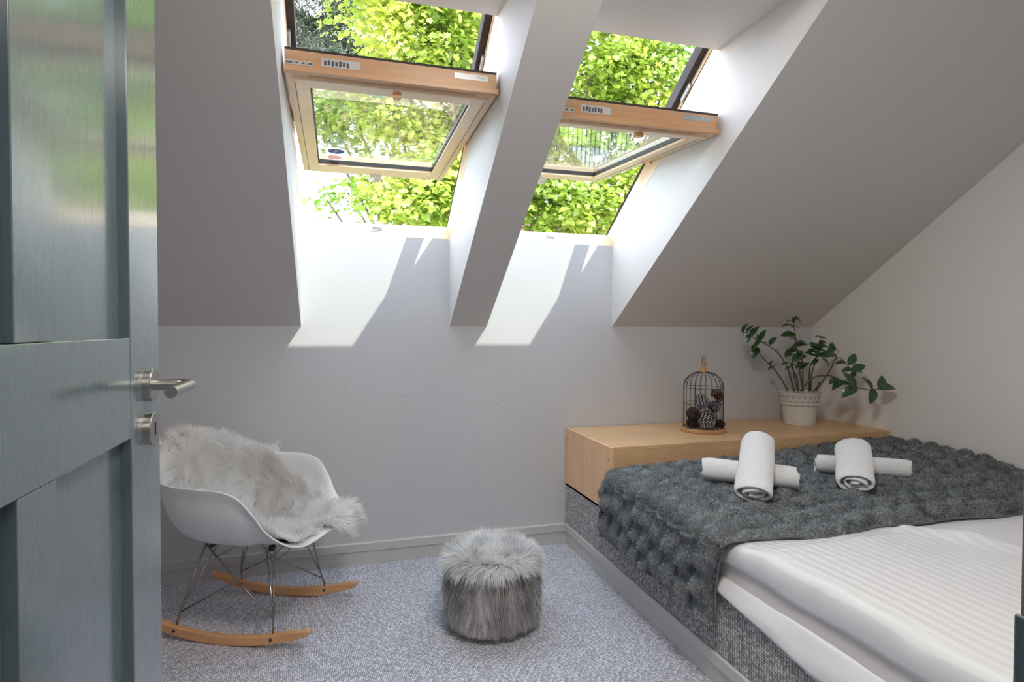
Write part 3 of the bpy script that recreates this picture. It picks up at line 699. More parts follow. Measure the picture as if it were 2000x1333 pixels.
# relief leaves round the collar: flat darker shapes painting the shade between raised leaves
rl = plain('relief_shade', (.46, .41, .37), .7)
b = MB()
def leaf2(b, a0, z0, ang, ln_, wd, rad, off):
    vs = []
    for k in range(10):
        q = 2*math.pi*k/10; lx = math.cos(q)*ln_/2; ly = math.sin(q)*wd/2*(1-.3*math.cos(q))
        x_ = lx*math.cos(ang)-ly*math.sin(ang); z_ = lx*math.sin(ang)+ly*math.cos(ang); zz = z0+z_; r_ = rad(zz)+off; a = a0+x_/r_
        vs.append((r_*math.cos(a), r_*math.sin(a), zz))
    b.add(vs, [tuple(range(10))])
colr = lambda z: .103+(z-.120)*.106
for k in range(22):
    a = 2*math.pi*k/22
    leaf2(b, a, .166, 1.05, .026, .009, colr, .0009); leaf2(b, a+.10, .140, .55, .026, .009, colr, .0009); leaf2(b, a+.19, .164, 2.0, .024, .009, colr, .0009); leaf2(b, a+.17, .137, 2.5, .022, .008, colr, .0009)
rb = b.build('relief_leaves', rl, pt_); rb['kind'] = 'stuff'
for z, r_ in ((.1205, .1035), (.189, .1115)): MB().tube([(r_*math.cos(2*math.pi*k/48), r_*math.sin(2*math.pi*k/48), z) for k in range(48)], .0022, 6, closed=True).build('rim_bead', pw, pt_, smooth=True)
lf = plain('plant_leaf', (.035, .095, .030), .28, var=.35, vscale=25, coat=.3); stm = plain('plant_stem', (.10, .075, .045), .6, var=.3, vscale=20)
def leaf_mesh(ln_=1.0, wd=.50):
    vs = []; f = []; n_ = 9
    for i in range(n_):
        t_ = i/(n_-1); w_ = wd*math.sin(math.pi*t_**.80)**.8 if 0 < t_ < 1 else .02; z = .10*math.sin(t_*math.pi)-.06*t_
        vs += [(t_*ln_, -w_/2, z+w_*.16), (t_*ln_, 0, z), (t_*ln_, w_/2, z+w_*.16)]
    for i in range(n_-1):
        for j in (0, 1): f.append((i*3+j, i*3+j+1, (i+1)*3+j+1, (i+1)*3+j))
    me = bpy.data.meshes.new('leaf'); me.from_pydata(vs, [], f); me.materials.append(lf); me.update(); me.shade_smooth(); return me
LM = leaf_mesh()
K_ = .000533
def lp(cx, cy, b_):
    s_ = (3.44+b_)/3.44; a = (cx-750)*K_*s_; z = (1240-cy)*K_*s_+(1-s_)*.55
    return Vector((.9597*a+.2813*b_, -.2813*a+.9597*b_, z))
STEMS = [
 ([(690,880,0),(600,640,-.02),(500,500,-.04),(430,430,-.04),(340,375,-.05),(200,300,-.05),(110,250,-.06),(50,225,-.06)], [(95,195,90),(150,205,85),(205,235,110),(232,305,80),(300,268,100),(240,365,90),(65,242,80),(135,308,80),(412,335,95),(325,358,60),(468,440,40)]),
 ([(650,880,.03),(560,700,.05),(480,600,.06),(370,490,.06),(300,400,.05)], [(312,465,115),(295,400,75),(487,632,65),(492,575,55)]),
 ([(735,880,0),(735,740,.02),(700,650,.03),(680,590,.03),(700,540,.03)], [(630,590,100),(650,632,70),(700,600,50)]),
 ([(790,880,0),(745,650,0),(720,480,0),(700,330,0),(690,230,0),(672,150,0),(700,80,0)], [(620,276,130),(680,322,80),(692,188,80),(605,175,100),(632,125,70),(690,100,70),(672,415,75),(640,462,120),(745,390,130),(635,500,90),(720,115,80),(760,350,80)]),
 ([(850,880,-.02),(850,700,-.03),(880,560,-.04),(900,450,-.04),(925,350,-.04),(932,290,-.04)], [(918,298,90),(962,308,70),(855,380,90),(900,430,120),(960,395,110),(830,480,110),(885,562,80),(950,505,110),(1020,490,110),(960,355,80),(880,395,90),(850,440,90)]),
 ([(880,880,.03),(900,600,.04),(1000,470,.02),(1040,450,0),(1090,400,0)], [(1085,415,120),(1130,432,90),(1050,572,110),(1010,450,90)]),
 ([(890,880,-.04),(960,720,-.08),(1000,620,-.10),(1010,540,-.12),(1060,520,-.14),(1110,600,-.16),(1160,655,-.18)], [(1160,535,120),(1095,655,90),(1215,630,130),(1155,695,75),(1215,672,80),(1045,580,100),(1000,500,90)]),
 ([(710,880,-.05),(800,740,-.09),(900,710,-.12),(975,725,-.16),(1100,820,-.22),(1240,865,-.28),(1320,850,-.30)], [(1070,760,150),(950,770,110),(978,820,110),(1060,890,145),(1205,800,125),(1250,935,120),(1335,788,120),(1400,848,140),(1030,800,90)]),
 ([(800,880,.02),(800,700,.02),(775,560,.0),(740,490,0)], [(735,500,110),(758,600,110),(812,605,90),(700,452,110),(700,505,80),(770,510,90)]),
 ([(770,880,.05),(760,760,.07),(745,640,.08),(735,530,.08)], [(745,545,60)]),
 ([(900,880,0),(925,830,-.02),(935,800,-.02)], [(940,800,40)]),
]
for sp_, lv in STEMS:
    P = [lp(*q) for q in sp_]
    fine = []
    for i in range(len(P)-1):
        p0 = P[max(0, i-1)]; p1 = P[i]; p2 = P[i+1]; p3 = P[min(len(P)-1, i+2)]
        for k in range(4):
            t_ = k/4; fine.append(.5*((2*p1)+(p2-p0)*t_+(2*p0-5*p1+4*p2-p3)*t_*t_+(3*p1-p0-3*p2+p3)*t_**3))
    fine.append(P[-1]); n_ = len(fine)
    MB().tube(fine, [.0045*(1-.62*i/n_) for i in range(n_)], 8).build('stem', stm, pt_, smooth=True)
    for cx, cy, sz in lv:
        # nearest stem point sets the depth; the leaf grows from the stem through its centre
        def key(q):
            e = (q-Vector(lp(cx, cy, 0))); a = e.x*.9597-e.y*.2813; return a*a+e.z*e.z
        best = min(fine, key=key); bd = best.x*.2813+best.y*.9597; c = lp(cx, cy, bd)
        dirv = c-best; Ln = sz*K_*1.32; fwd = Vector((.2813, .9597, 0))
        if dirv.length < .006: dirv = Vector((random.uniform(-1, 1), 0, random.uniform(.2, 1)))*.01
        ax = (dirv.normalized()+fwd*random.uniform(-.35, .35)).normalized(); st_ = c-ax*Ln*.5
        nn = (Vector((0, 0, .75))-fwd*random.uniform(.35, 1.0)+Vector((random.uniform(-.4, .4), 0, 0))); 
        if sz < 105 and (cy < 350 or cx < 700): nn = Vector((random.uniform(-.3, .3), -.25, 1))
        y_ = nn.cross(ax).normalized(); z_ = ax.cross(y_)
        o = bpy.data.objects.new('leaf', LM); COL.objects.link(o); o.parent = pt_
        Mx = Matrix((ax*Ln, y_*Ln*random.uniform(.95, 1.25), z_*Ln)).transposed().to_4x4(); Mx.translation = st_; o.matrix_local = Mx

# ---------------------------------------------------------------- fur ottoman
OX, OY = .597, 2.318
ot = empty('ottoman', (OX, OY, 0)); tag(ot, 'round stool covered in long silvery grey faux fur on short wooden legs', 'ottoman')
RO, HO = .160, .285
prof = [(0, .055), (RO-.02, .055), (RO, .07), (RO+.003, .16), (RO, HO-.03), (RO-.012, HO-.008), (RO-.035, HO), (RO*.45, HO-.012), (0, HO-.018)]
MB().lathe(prof, n=48).build('seat', plain('ottoman_base', (.22, .21, .21), .9), ot, smooth=True)
lw = wood('stool_leg_wood', (.55, .33, .19), (.45, .25, .13), 'z', 1, .5)
for a in (-1.55, .02, 1.59, 3.16):
    MB().lathe([(0, 0), (.015, 0), (.021, .075), (0, .075)], ((RO-.03)*math.cos(a-.1), (RO-.03)*math.sin(a-.1), 0), 16).build('leg', lw, ot, angle=.6)
# fur: side and top strands
Ks = 26000; a = rng.random(Ks)*2*math.pi; z = .065+(HO-.085)*rng.random(Ks)**.9
n = np.stack([np.cos(a), np.sin(a), 0*a], 1); p = n*RO+np.array([0, 0, 1])*z[:, None]
tg = np.stack([-np.sin(a), np.cos(a), 0*a], 1)
cl = (vnoise(a*9, z*22, 51)-.5)[:, None]; cl2 = (vnoise(a*26, z*30, 52)-.5)[:, None]
d = unit(n*(.55+.5*cl2)+tg*(1.3*cl+.7*cl2-.12)+np.array([0, 0, -1.0])*.85+rng.normal(0, .10, (Ks, 3)))
l = np.minimum(.075+.045*rng.random(Ks), z*1.0-.0-.016*rng.random(Ks)-.024*vnoise(a*14, a*3, 57))
ti = np.clip(.45+1.5*(vnoise(a*16, z*9+a*4, 53)-.5)+.35*(rng.random(Ks)-.5), 0, 1)
Kt = 17000; r = (RO+.003)*np.sqrt(rng.random(Kt)); a2 = rng.random(Kt)*2*math.pi
p2 = np.stack([r*np.cos(a2), r*np.sin(a2), HO-.016+.016*np.clip(r/RO, 0, 1)**2-.02*np.clip((r-RO*.86)/(RO*.14), 0, 1)**2], 1)
n2 = unit(np.stack([np.cos(a2)*.25*(r/RO)**3, np.sin(a2)*.25*(r/RO)**3, 1+0*r], 1))
c2 = np.stack([vnoise(p2[:, 0]*45, p2[:, 1]*45, 54)-.5, vnoise(p2[:, 0]*45+9, p2[:, 1]*45, 55)-.5, 0*r], 1)
out = np.stack([np.cos(a2), np.sin(a2), 0*a2], 1)
d2 = unit(n2*.75+c2*1.5+out*(1.25*(np.clip(r/RO, 0, 1)**1.5))[:, None]+rng.normal(0, .12, (Kt, 3)))
l2 = .045+.03*rng.random(Kt)+.012*(r/RO); t2 = np.clip(.80+.8*(vnoise(p2[:, 0]*50, p2[:, 1]*50, 56)-.5)+.3*(rng.random(Kt)-.5), 0, 1)
dr_ = np.concatenate([np.full(Ks, 1.3), .25+1.5*np.clip((r/RO-.75)/.25, 0, 1)])
fur('fur', np.concatenate([p, p2]), np.concatenate([n, n2]), np.concatenate([d, d2]), np.concatenate([l, l2]), .0024, dr_, fur_mat('ottoman_fur', (.42, .395, .385), (.95, .94, .93), .4), ot, seg=5, curl=.25, tint=np.concatenate([ti, t2]), spread=.4)

# ---------------------------------------------------------------- rocking chair
CHX, CHY, CA = -.329, 2.63, math.radians(-25.4)
ch = empty('rocking_chair', (CHX, CHY, 0), CA); tag(ch, 'white moulded plastic rocking armchair on wire legs and wooden rockers', 'chair')
rim = [(0, .315, 0, .398), (18, .314, .105, .396), (32, .304, .180, .395), (44, .272, .232, .412), (54, .215, .262, .458), (62, .172, .280, .525), (70, .130, .294, .590), (80, .07, .304, .615), (95, -.02, .308, .619), (112, -.12, .300, .621), (128, -.195, .275, .628), (142, -.240, .235, .662), (158, -.275, .150, .725), (170, -.287, .07, .745), (180, -.290, 0, .752)]
ra = np.array([q[0] for q in rim]+[360-q[0] for q in rim[-2:0:-1]]+[360]); 
rx = np.array([q[1:] for q in rim]+[(q[1], -q[2], q[3]) for q in rim[-2:0:-1]]+[rim[0][1:]])
fa = np.linspace(0, 360, 721)[:-1]; RM = np.stack([np.interp(fa, ra, rx[:, k]) for k in range(3)], 1)
for _ in range(3):
    RM = sum(np.roll(RM, k, 0)*w_ for k, w_ in zip(range(-8, 9), np.hanning(19)[1:-1]/np.hanning(19).sum()))
def rimp(deg): 
    x = (deg % 360)*2; i = int(x); t_ = x-i; return RM[i % 720]*(1-t_)+RM[(i+1) % 720]*t_
SC = np.array([.02, 0, .350])
def shell(deg, v_):
    R = rimp(deg); vv = min(v_, 1.0); h = R[2]-SC[2]
    k = np.clip((h-.05)/.2, 0, 1); ex = 2.5*k+1.6*(1-k); a_ = 1-(1-vv)**(1.9*k+1.15*(1-k)); b_ = vv**ex
    p_ = np.array([SC[0]+(R[0]-SC[0])*a_, SC[1]+(R[1]-SC[1])*a_, SC[2]+h*b_])
    o = np.array([math.cos(math.radians(deg)), math.sin(math.radians(deg)), 0])
    if k < .5: p_[2] -= .012*(1-k)*max(0, (vv-.75)/.25)**2
    e = max(0, (vv-.90)/.10)**2; p_ += o*.016*e
    if v_ > 1: p_ += o*(v_-1)*.10-np.array([0, 0, 1])*(v_-1)*.36*(v_-.92)
    return p_
v = [shell(0, 0)]; f = []; NU, NV = 120, 34
for i in range(NU):
    for j in range(1, NV+1): v.append(shell(i*3, j/NV))
for i in range(NU):
    i2 = (i+1) % NU; f.append((0, 1+i*NV, 1+i2*NV))
    for j in range(NV-1): f.append((1+i*NV+j, 1+i*NV+j+1, 1+i2*NV+j+1, 1+i2*NV+j))
o = meshpy('seat_shell', v, f, M['white'], ch, True); so = o.modifiers.new('t', 'SOLIDIFY'); so.thickness = .006; so.offset = -1
b_ = o.modifiers.new('b', 'BEVEL'); b_.width = .002; b_.segments = 2; b_.limit_method = 'ANGLE'; b_.angle_limit = .9
# rockers: wooden arcs
RS = .211; RR = 1.02
def rocker(y):
    v = []; n_ = 40
    for i in range(n_+1):
        x = -.35+.70*i/n_; e = min(i, n_-i)/n_; z0 = x*x/(2*RR); hh = .036*min(1, .45+e*4.5); tw = .0125
        lift = (.036-hh)*.35
        v += [(x, y-tw, z0+lift), (x, y+tw, z0+lift), (x, y+tw, z0+lift+hh), (x, y-tw, z0+lift+hh)]
    f = [(i*4+k, i*4+(k+1) % 4, i*4+4+(k+1) % 4, i*4+4+k) for i in range(n_) for k in range(4)]+[(3, 2, 1, 0), tuple(n_*4+k for k in range(4))]
    o = meshpy('rocker', v, f, M['rocker'], ch, False); bb = o.modifiers.new('b', 'BEVEL'); bb.width = .004; bb.segments = 3; bb.limit_method = 'ANGLE'; bb.angle_limit = .8; o.data.shade_smooth(); o.data.set_sharp_from_angle(angle=.9)
    for bx in (-.20, .20):
        MB().lathe([(0, -.016), (.005, -.016), (.006, -.0135), (.006, .0135), (.005, .016), (0, .016)], n=14).xf(Matrix.Translation((bx, y, .020+bx*bx/2/RR)) @ Matrix.Rotation(math.pi/2, 4, 'X')).build('bolt', M['dark'], o, smooth=False)
for s in (-1, 1): rocker(s*RS)
def rod(pts, r=.0036): return MB().tube(pts, r, 8).build('wire_leg', M['chrome'], ch, smooth=True)
def shz(x, y):  # underside of the shell near (x, y)
    return float(.338+.35*((x-.02)**2+y*y)*.6)
mz = .362
for s in (-1, 1):
    for bx, mx_ in ((.20, .165), (-.20, -.125)):
        foot = (bx, s*(RS-.004), .035+bx*bx/2/RR); kn = (bx*.96, s*(RS-.022), .115)
        zt = shz(mx_, s*.13)+.002
        rod([foot, kn, (mx_, s*.135, zt)]); 
        rod([(foot[0], foot[1], foot[2]+.01), kn, (mx_-.045*(1 if bx > 0 else -1), s*.118, shz(mx_-.04, .11)+.002)], .0032)
        rod([(kn[0], kn[1], kn[2]-.015), (0, s*.125, .205), (-mx_*.98+.02, s*.12, shz(-mx_, .12)+.002)], .0028)
for bx in (.105, -.125): rod([(bx, -.13, .345), (bx*1.1, -.06, .262), (bx*1.1, .06, .262), (bx, .13, .345)], .0028)
b = MB()
for x in (.150, -.110):
    for s in (-1, 1): b.lathe([(0, -.004), (.015, -.004), (.013, .014), (0, .014)], (x, s*.125, shz(x, .125)-.006), 12)
b.build('shock_mount', M['dark'], ch)['kind'] = 'stuff'

# ---------------------------------------------------------------- sheepskin on the chair
def skin_in(deg, v_):
    if 104 <= deg <= 232: return v_ < 1.08
    if 232 < deg <= 292: return v_ < .93                    # near arm side
    if 292 < deg <= 335: return v_ < .90
    if 335 < deg: return v_ < .86+.05*math.sin(deg*.3)
    if deg < 8: return v_ < .9+deg*.05
    if deg <= 42: return v_ < 1.36
    if deg < 60: return v_ < .80
    return v_ < .66+.34*((deg-60)/44)**1.5
vv = []; ff = []; NVs = 44; idx = {}
def sk(i, j):
    k = (i % NU, j) if j else (0, 0)
    if k not in idx:
        deg, v_ = (i % NU)*3, j/32
        p_ = shell(deg, v_); e = .004; pu = shell(deg+2, max(v_, .02)); pv = shell(deg, v_+.03 if v_ > 0 else .03)
        n_ = np.cross(pv-p_, pu-p_) if v_ > 0 else np.array([0, 0, 1.0]); n_ = n_/max(1e-9, np.linalg.norm(n_))
        n_ = -n_ if (n_[2] < 0 and v_ < .6) else n_
        cdir = np.array([SC[0], SC[1], .62])-p_; n_ = n_ if (np.dot(n_, cdir) > 0 or v_ > 1.0) else -n_
        if v_ > 1.0: n_ = unit(np.array([math.cos(math.radians(deg)), math.sin(math.radians(deg)), .6]))
        idx[k] = len(vv); vv.append(p_+n_*(.010+.004*math.sin(deg*.3+v_*9))+np.array([0, 0, .030])*max(0, min(1, (v_-.7)/.2))*max(0, math.sin(min(1, max(0, (deg if deg < 60 else 0)/48))*math.pi)))
    return idx[k]
for i in range(NU):
    for j in range(NVs):
        if skin_in(i*3, (j+.5)/32): 
            ff.append((sk(i, j), sk(i, j+1), sk(i+1, j+1), sk(i+1, j)))
sh = meshpy('sheepskin', vv, ff, plain('sheepskin_hide', (.86, .83, .80), .9), None, True)
sh.location = (CHX, CHY, 0); sh.rotation_euler = (0, 0, CA)
tag(sh, 'fluffy white sheepskin with a beige patch draped over the rocking chair', 'sheepskin')
va = np.array(vv); fa_ = np.array(ff); KK = 42000; p, n = sample(va, fa_, KK)
cen = np.array([SC[0], SC[1], .60]); outer = (p[:, 0] > .31) | ((p[:, 0] < -.285) & (p[:, 2] > .75))
sgn = np.where(np.sum(n*(cen-p), 1) > 0, 1, -1); sgn = np.where(p[:, 0] > .300, np.where(n[:, 2]+n[:, 0] > 0, 1, -1), sgn); n = n*sgn[:, None]
radv = p-np.array([SC[0], SC[1], .33]); radv = unit(radv-n*np.sum(radv*n, 1, keepdims=True)); tan2 = np.cross(n, radv)
sw = 3.2*(vnoise(p[:, 0]*9+p[:, 2]*6+3, p[:, 1]*9, 61)-.5)+1.6*(vnoise(p[:, 0]*26, p[:, 1]*26+p[:, 2]*22, 62)-.5)
t_ = radv*np.cos(sw)[:, None]+tan2*np.sin(sw)[:, None]
d = unit(n*(.42+.35*(vnoise(p[:, 0]*20+p[:, 2]*15, p[:, 1]*20, 63)-.3))[:, None]+t_*.9+rng.normal(0, .13, p.shape))
patch = np.exp(-(((p[:, 0]+.03)/.09)**2+((p[:, 1]-.13)/.08)**2+((p[:, 2]-.43)/.05)**2))
ti = np.clip(.95*patch*(.5+vnoise(p[:, 0]*40, p[:, 1]*40, 64))+.12*rng.random(KK), 0, 1)
fur('fur', p, n, d, .038+.030*rng.random(KK), .0028, .25, fur_mat('sheep_fur', (.99, .985, .975), (.56, .47, .40), .55), sh, seg=4, curl=.22, tint=ti, spread=.22)

# ---------------------------------------------------------------- outdoors
GZ = -3.6
def gmat(name, c1, c2, sc, rough=.95, mid=None):
    m, t, b, N, L = newmat(name); setp(b, c1, rough, spec=.1)
    tc = N('ShaderNodeTexCoord'); n = N('ShaderNodeTexNoise'); n.inputs['Scale'].default_value = sc; n.inputs['Detail'].default_value = 8; L(tc.outputs['Object'], n.inputs[0])
    r = N('ShaderNodeValToRGB'); L(n.outputs['Fac'], r.inputs[0]); r.color_ramp.elements[0].position = .35; r.color_ramp.elements[1].position = .65
    r.color_ramp.elements[0].color = (*c1, 1); r.color_ramp.elements[1].color = (*c2, 1); L(r.outputs[0], b.inputs['Base Color']); return m
lawnm = gmat('lawn_grass', (.07, .12, .02), (.20, .24, .07), .9)
def gz(y):
    return float(np.interp(y, [0, 7, 13, 30, 60, 120], [GZ, GZ, -1.1, .3, 2.0, 3.0]))
def strip(y0, y1, n_, dz=0.0, x0=-60, x1=90):
    v = []; 
    for k in range(n_+1):
        y = y0+(y1-y0)*k/n_; v += [(x0, y, gz(y)+dz), (x1, y, gz(y)+dz)]
    return v, [(2*k, 2*k+1, 2*k+3, 2*k+2) for k in range(n_)]
tag(meshpy('ground', *strip(3.5, 120, 60), lawnm), kind='structure')
asph = gmat('asphalt', (.13, .13, .15), (.19, .19, .20), 3)
tag(meshpy('road', *strip(17.5, 21.5, 4, .05), asph), kind='structure')
tag(meshpy('road', *strip(34, 40, 4, .06), asph), kind='structure')
tag(meshpy('path', *strip(7.2, 8.8, 4, .04), gmat('paving', (.36, .34, .30), (.46, .43, .38), 2)), kind='structure')
fc = empty('metal_fence', (4.2, 14, gz(14))); tag(fc, 'dark upright-bar metal fence on the bank, mirrored in the right open pane', 'fence')
fm = plain('fence_black', (.03, .035, .035), .5)
br = MB().box((-.011, -.011, .05), (.011, .011, 1.85)).build('bar', fm, fc)
for k in range(1, 100):
    c = copy(br, fc); c.location = (k*.12, 0, 0)
for z in (.12, 1.75): MB().box((-.1, -.02, z), (12.0, .02, z+.035)).build('rail', fm, fc)
for k in range(6): MB().box((-.05+k*2.4, -.05, -.2), (.07+k*2.4, .05, 2.0)).build('post', fm, fc)
bd = empty('rendered_house', (12.5, 34, gz(34))); tag(bd, 'peach rendered house with a red roof glimpsed low between the leaves', 'house')
MB().box((-3, 0, -.5), (5, 7, 6.6)).build('wall', plain('peach_render', (.40, .25, .17), .9), bd)
MB().add([(-3.4, -.4, 6.6), (5.4, -.4, 6.6), (5.4, 7.4, 6.6), (-3.4, 7.4, 6.6), (-3.4, 3.5, 8.6), (5.4, 3.5, 8.6)], [(0, 1, 5, 4), (2, 3, 4, 5), (1, 2, 5), (3, 0, 4), (0, 3, 2, 1)]).build('roof', plain('red_tile', (.22, .07, .045), .85), bd)
hgm = plain('house_glass', (.10, .13, .18), .1)
for k in range(3):
    for z in (.9, 3.9): MB().box((-2.2+k*2.5, -.04, z), (-1.1+k*2.5, .0, z+1.4)).build('window_pane', hgm, bd)

def leafmat(name, c0, c1, trans):
    m = bpy.data.materials.new(name); m.use_nodes = True; t = m.node_tree; t.nodes.clear(); N = t.nodes.new; L = t.links.new
    a = N('ShaderNodeAttribute'); a.attribute_name = 'tint'; oi = N('ShaderNodeObjectInfo')
    r = N('ShaderNodeMix'); r.data_type = 'RGBA'; L(a.outputs['Fac'], r.inputs['Factor']); r.inputs['A'].default_value = (*c0, 1); r.inputs['B'].default_value = (*c1, 1)
    d = N('ShaderNodeBsdfDiffuse'); tr = N('ShaderNodeBsdfTranslucent'); L(r.outputs['Result'], d.inputs[0]); L(r.outputs['Result'], tr.inputs[0])
    mx = N('ShaderNodeMixShader'); mx.inputs[0].default_value = trans; L(d.outputs[0], mx.inputs[1]); L(tr.outputs[0], mx.inputs[2])
    gl = N('ShaderNodeBsdfGlossy'); gl.inputs['Roughness'].default_value = .35; m2 = N('ShaderNodeMixShader'); m2.inputs[0].default_value = .06; L(mx.outputs[0], m2.inputs[1]); L(gl.outputs[0], m2.inputs[2])
    o = N('ShaderNodeOutputMaterial'); L(m2.outputs[0], o.inputs[0]); return m
MAPLE = np.array([(0, 0), (.12, .10), (.42, .02), (.36, .22), (.50, .50), (.26, .52), (.20, .74), (0, 1.0), (-.20, .74), (-.26, .52), (-.50, .50), (-.36, .22), (-.42, .02), (-.12, .10)])
def leaf_cloud(name, cen, nrm_, size, mat, parent, shape=MAPLE, tint=None, down=.5):
    K = len(cen); k = len(shape); n = unit(nrm_); t = unit(np.cross(n, rng.normal(0, 1, (K, 3)))); 
    # tips hang down
    dn = np.array([0, 0, -1.0])*down+rng.normal(0, .6, (K, 3)); t = unit(dn-n*np.sum(dn*n, 1, keepdims=True)); s = np.cross(n, t)
    sz = np.broadcast_to(size, (K,))[:, None]
    V = np.stack([cen+s*shape[i, 0]*sz+t*(shape[i, 1]-.5)*sz-n*(abs(shape[i, 0])*.35*sz) for i in range(k)], 1).reshape(-1, 3)
    me = bpy.data.meshes.new(name); me.vertices.add(len(V)); me.vertices.foreach_set('co', V.astype(np.float32).ravel())
    me.loops.add(K*k); me.loops.foreach_set('vertex_index', np.arange(K*k, dtype=np.int32)); me.polygons.add(K); me.polygons.foreach_set('loop_start', np.arange(0, K*k, k, dtype=np.int32)); me.update(calc_edges=True)
    at = me.attributes.new('tint', 'FLOAT', 'POINT'); at.data.foreach_set('value', np.repeat(tint if tint is not None else rng.random(K), k).astype(np.float32))
    return link(name, me, mat, parent)
def tree(name, label, base, trunk_h, clusters, nleaf, size, mat, spread, trunk_r=.18, single=0, barkc=(.12, .09, .07)):
    root = empty(name, (base[0], base[1], GZ)); tag(root, label, 'tree'); bark = plain('bark_'+name, barkc, .9, var=.3, bump=.8, bscale=20)
    off = np.array([base[0], base[1], GZ])
    MB().tube([(0, 0, 0), (.05, .03, trunk_h*.5), (0, .05, trunk_h)], [trunk_r*1.3, trunk_r, trunk_r*.75], 12).build('trunk', bark, root, smooth=True)
    C_ = np.array([c[:3] for c in clusters])-off; R0 = np.array([c[3] for c in clusters])
    for c in C_:
        q0 = Vector((0, .05, trunk_h*.92)); q1 = Vector(c); mid = q0.lerp(q1, .5)+Vector((0, 0, -.12*(q1-q0).length))
        MB().tube([q0, mid, q1], [trunk_r*.42, trunk_r*.22, .015], 7).build('branch', bark, root, smooth=True)
    w_ = R0**2.2; k = rng.choice(len(C_), nleaf//22, p=w_/w_.sum()); q = unit(rng.normal(0, 1, (len(k), 3)))*(rng.random(len(k))**.33)[:, None]*R0[k][:, None]*np.array([1, 1, .8])
    tw = C_[k]+q; m_ = rng.integers(0, len(tw), nleaf)
    out = tw[m_]-C_[k][m_]; cen = tw[m_]+rng.normal(0, spread, (nleaf, 3))*np.array([1, 1, .55])
    nr = unit(out)*.35+np.array([0, -.35, .9])+rng.normal(0, .45, (nleaf, 3))
    ti = np.clip(.5+.5*(vnoise(cen[:, 0]*1.3+5, cen[:, 2]*1.3, 71)-.5)*2+.35*(rng.random(nleaf)-.5), 0, 1)
    sz = size*(.7+.6*rng.random(nleaf))
    if single:
        # the nearest leaves in front of the windows, one object each
        wp = cen+off; az = wp[:, 0]/wp[:, 1]; el = (wp[:, 2]-1.2)/wp[:, 1]
        ok = ((az > -.12) & (az < .24) | (az > .32) & (az < .62)) & (el > .16) & (el < .62); di = np.where(ok, wp[:, 1], 1e9); sel = np.argsort(di)[:single]
        lm = bpy.data.meshes.new('leaf'); lm.from_pydata([(x, y-.5, -abs(x)*.35) for x, y in MAPLE], [], [tuple(range(14))]); lm.materials.append(mat)
        at = lm.attributes.new('tint', 'FLOAT', 'POINT'); at.data.foreach_set('value', [.6]*14)
        for i in sel:
            n_ = Vector(nr[i]).normalized(); dn = Vector((rng.normal(0, .4), rng.normal(0, .4), -1)); t_ = (dn-n_*dn.dot(n_)).normalized(); s_ = n_.cross(t_)*-1
            o = bpy.data.objects.new('leaf', lm); COL.objects.link(o); o.parent = root; Mx = Matrix((s_*sz[i], t_*sz[i], n_*sz[i])).transposed().to_4x4(); Mx.translation = Vector(cen[i]); o.matrix_local = Mx
        keep = np.ones(nleaf, bool); keep[sel] = False; cen, nr, ti, sz = cen[keep], nr[keep], ti[keep], sz[keep]
    o = leaf_cloud('foliage', cen, nr, sz, mat, root, tint=ti); o['kind'] = 'stuff'; return root
mapm = leafmat('maple_leaf', (.13, .28, .02), (.66, .70, .13), .5)
YM = 9.5
cl = []
def wpt(px, py, Y):                       # a compass direction seen from the doorway, at a real distance
    x = (px-1000)/FPX; u = (642-py)/FPX; X_ = .2813+x*.9597; Y_ = .9597-x*.2813; s_ = Y/Y_; return X_*s_, Y, 1.2+u*s_
for px, py, dy, r_ in ((760, 20, 0, 1.0), (860, 60, -.5, .9), (900, 110, .5, .8), (800, -80, 0, 1.1), (930, 0, .5, .9), (1000, 60, 0, 1.0), (1010, 200, .5, .9), (1050, 300, 0, .9), (1160, 110, -.4, 1.0), (1220, 170, .2, .8), (1280, 110, .0, .7), (1290, 190, 0, .75), (1200, 40, .6, .9), (1130, -40, 0, 1.1),
                       (860, 380, -.8, .75), (800, 400, -.6, .65), (750, 375, 0, .45), (850, 300, .4, .7), (640, 215, .6, .55), (700, 250, .3, .6), (770, 230, .2, .7), (830, 230, .7, .8), (720, 190, .8, .6), (640, 270, .8, .3), (920, 380, 0, .9), (1100, 390, -.3, .8), (1180, 420, .2, .8), (1230, 360, 0, .7), (1290, 300, .5, .8), (1060, 430, .6, .6), (1350, 260, .9, .6), (960, 250, .8, 1.0),
                       (1000, -200, .5, 1.6), (1250, -160, .9, 1.1), (700, -240, 1, 1.3), (1150, 240, 1.4, 1.0), (680, 380, .3, .28), (640, 395, .3, .2)):
    cl.append((*wpt(px, py, YM+dy), r_))
bx, by, _ = wpt(1000, 300, YM+.8)
tree('maple_tree', 'tall sunlit maple with broad bright green leaves filling both roof windows', (bx, by), 3.6, cl, 62000, .105, mapm, .17, .2, single=300)
pinem = leafmat('pine_needles', (.035, .055, .035), (.12, .14, .08), .2)
NEED = np.array([(0, 0), (.035, .5), (0, 1.0), (-.035, .5)])
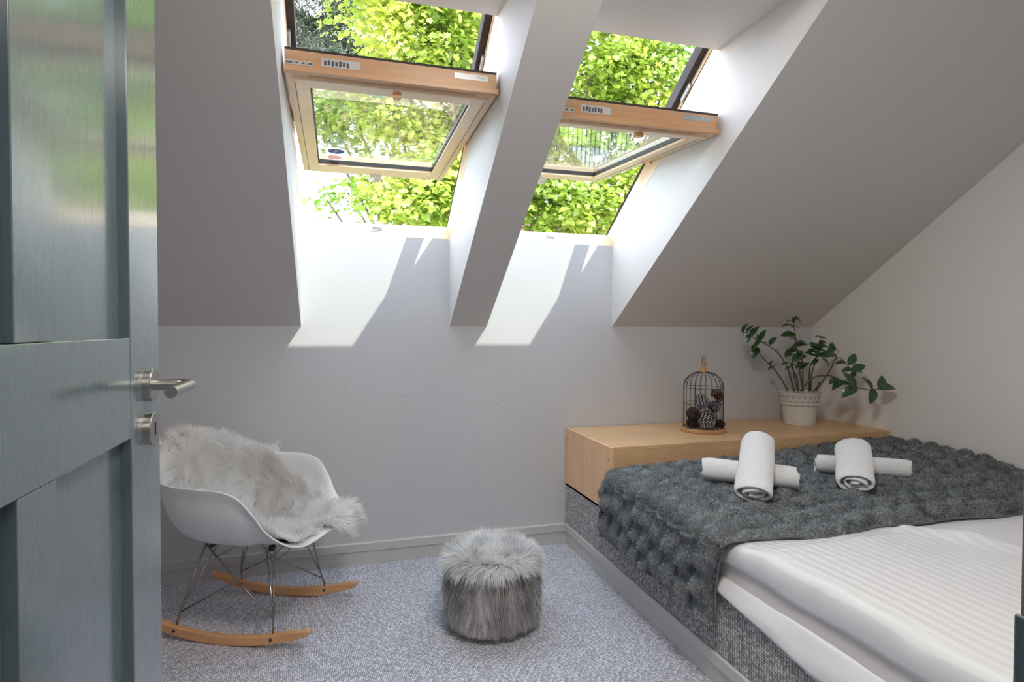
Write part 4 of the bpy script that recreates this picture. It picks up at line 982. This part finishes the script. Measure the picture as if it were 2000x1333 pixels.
pc = [(*wpt(px, py, 15+dy), r_) for px, py, dy, r_ in ((590, 40, 0, 1.0), (640, 90, .5, .9), (600, 130, -.5, .9), (690, 30, 0, 1.0), (650, -40, 0, 1.2), (560, -60, .5, 1.3), (720, 120, 1, .8), (560, 110, 0, 1.0), (700, -120, 0, 1.3), (480, 60, .5, 1.4), (440, -60, 0, 1.5), (500, 180, .8, 1.0))]
root = empty('pine_tree', (pc[0][0]-1.7, 16, GZ)); tag(root, 'blue-green pine with fine needles behind the maple, upper left window', 'tree')
bk = plain('pine_bark', (.09, .055, .045), .9, var=.3)
off = np.array([pc[0][0]-1.7, 16, GZ]); MB().tube([(0, 0, 0), (0, 0, 7), (.3, 0, 13)], [.28, .2, .08], 10).build('trunk', bk, root, smooth=True)
for c in pc:
    q = Vector(c[:3])-Vector(off); MB().tube([(0, 0, q.z-.6), (q.x*.5, q.y*.5, q.z-.35), q], [.07, .045, .015], 6).build('branch', bk, root, smooth=True)
kk = rng.integers(0, len(pc), 1200); PCA = np.array([c[:3] for c in pc]); RCA = np.array([c[3] for c in pc])
tw = PCA[kk]+unit(rng.normal(0, 1, (1200, 3)))*(rng.random(1200)**.4)[:, None]*RCA[kk][:, None]*np.array([1, 1, .6]); mi = rng.integers(0, 1200, 52000)
ce = tw[mi]-off+rng.normal(0, .09, (52000, 3)); leaf_cloud('needles', ce, rng.normal(0, 1, (52000, 3)), .22, pinem, root, shape=NEED, down=-.6)['kind'] = 'stuff'
# hedge with dry yellow-green leaves beyond the path, mirrored in the first pane
hg = leafmat('hedge_leaf', (.16, .19, .05), (.42, .34, .13), .3)
K = 30000; ce = np.stack([rng.random(K)*14.0-12, rng.random(K)*1.6-.8, rng.random(K)*1.9+.1], 1); ce[:, 1] *= np.sqrt(np.clip(1-(ce[:, 2]/2.3)**3, .05, 1))
hr = empty('hedge', (0, 10.2, gz(10.2)-.3)); tag(hr, 'long yellow-green clipped hedge on the bank, mirrored in the left pane', 'hedge')
MB().box((-11.9, -.5, 0), (1.9, .5, 1.7)).build('twigs', plain('hedge_twigs', (.16, .15, .06), .95, var=.4, vscale=3), hr)
leaf_cloud('foliage', ce, rng.normal(0, 1, (K, 3))+np.array([0, -.6, .6]), .13, hg, hr)['kind'] = 'stuff'
print('objects', len(bpy.data.objects), 'tris', sum(len(m.loops)-2*len(m.polygons) for m in bpy.data.meshes))
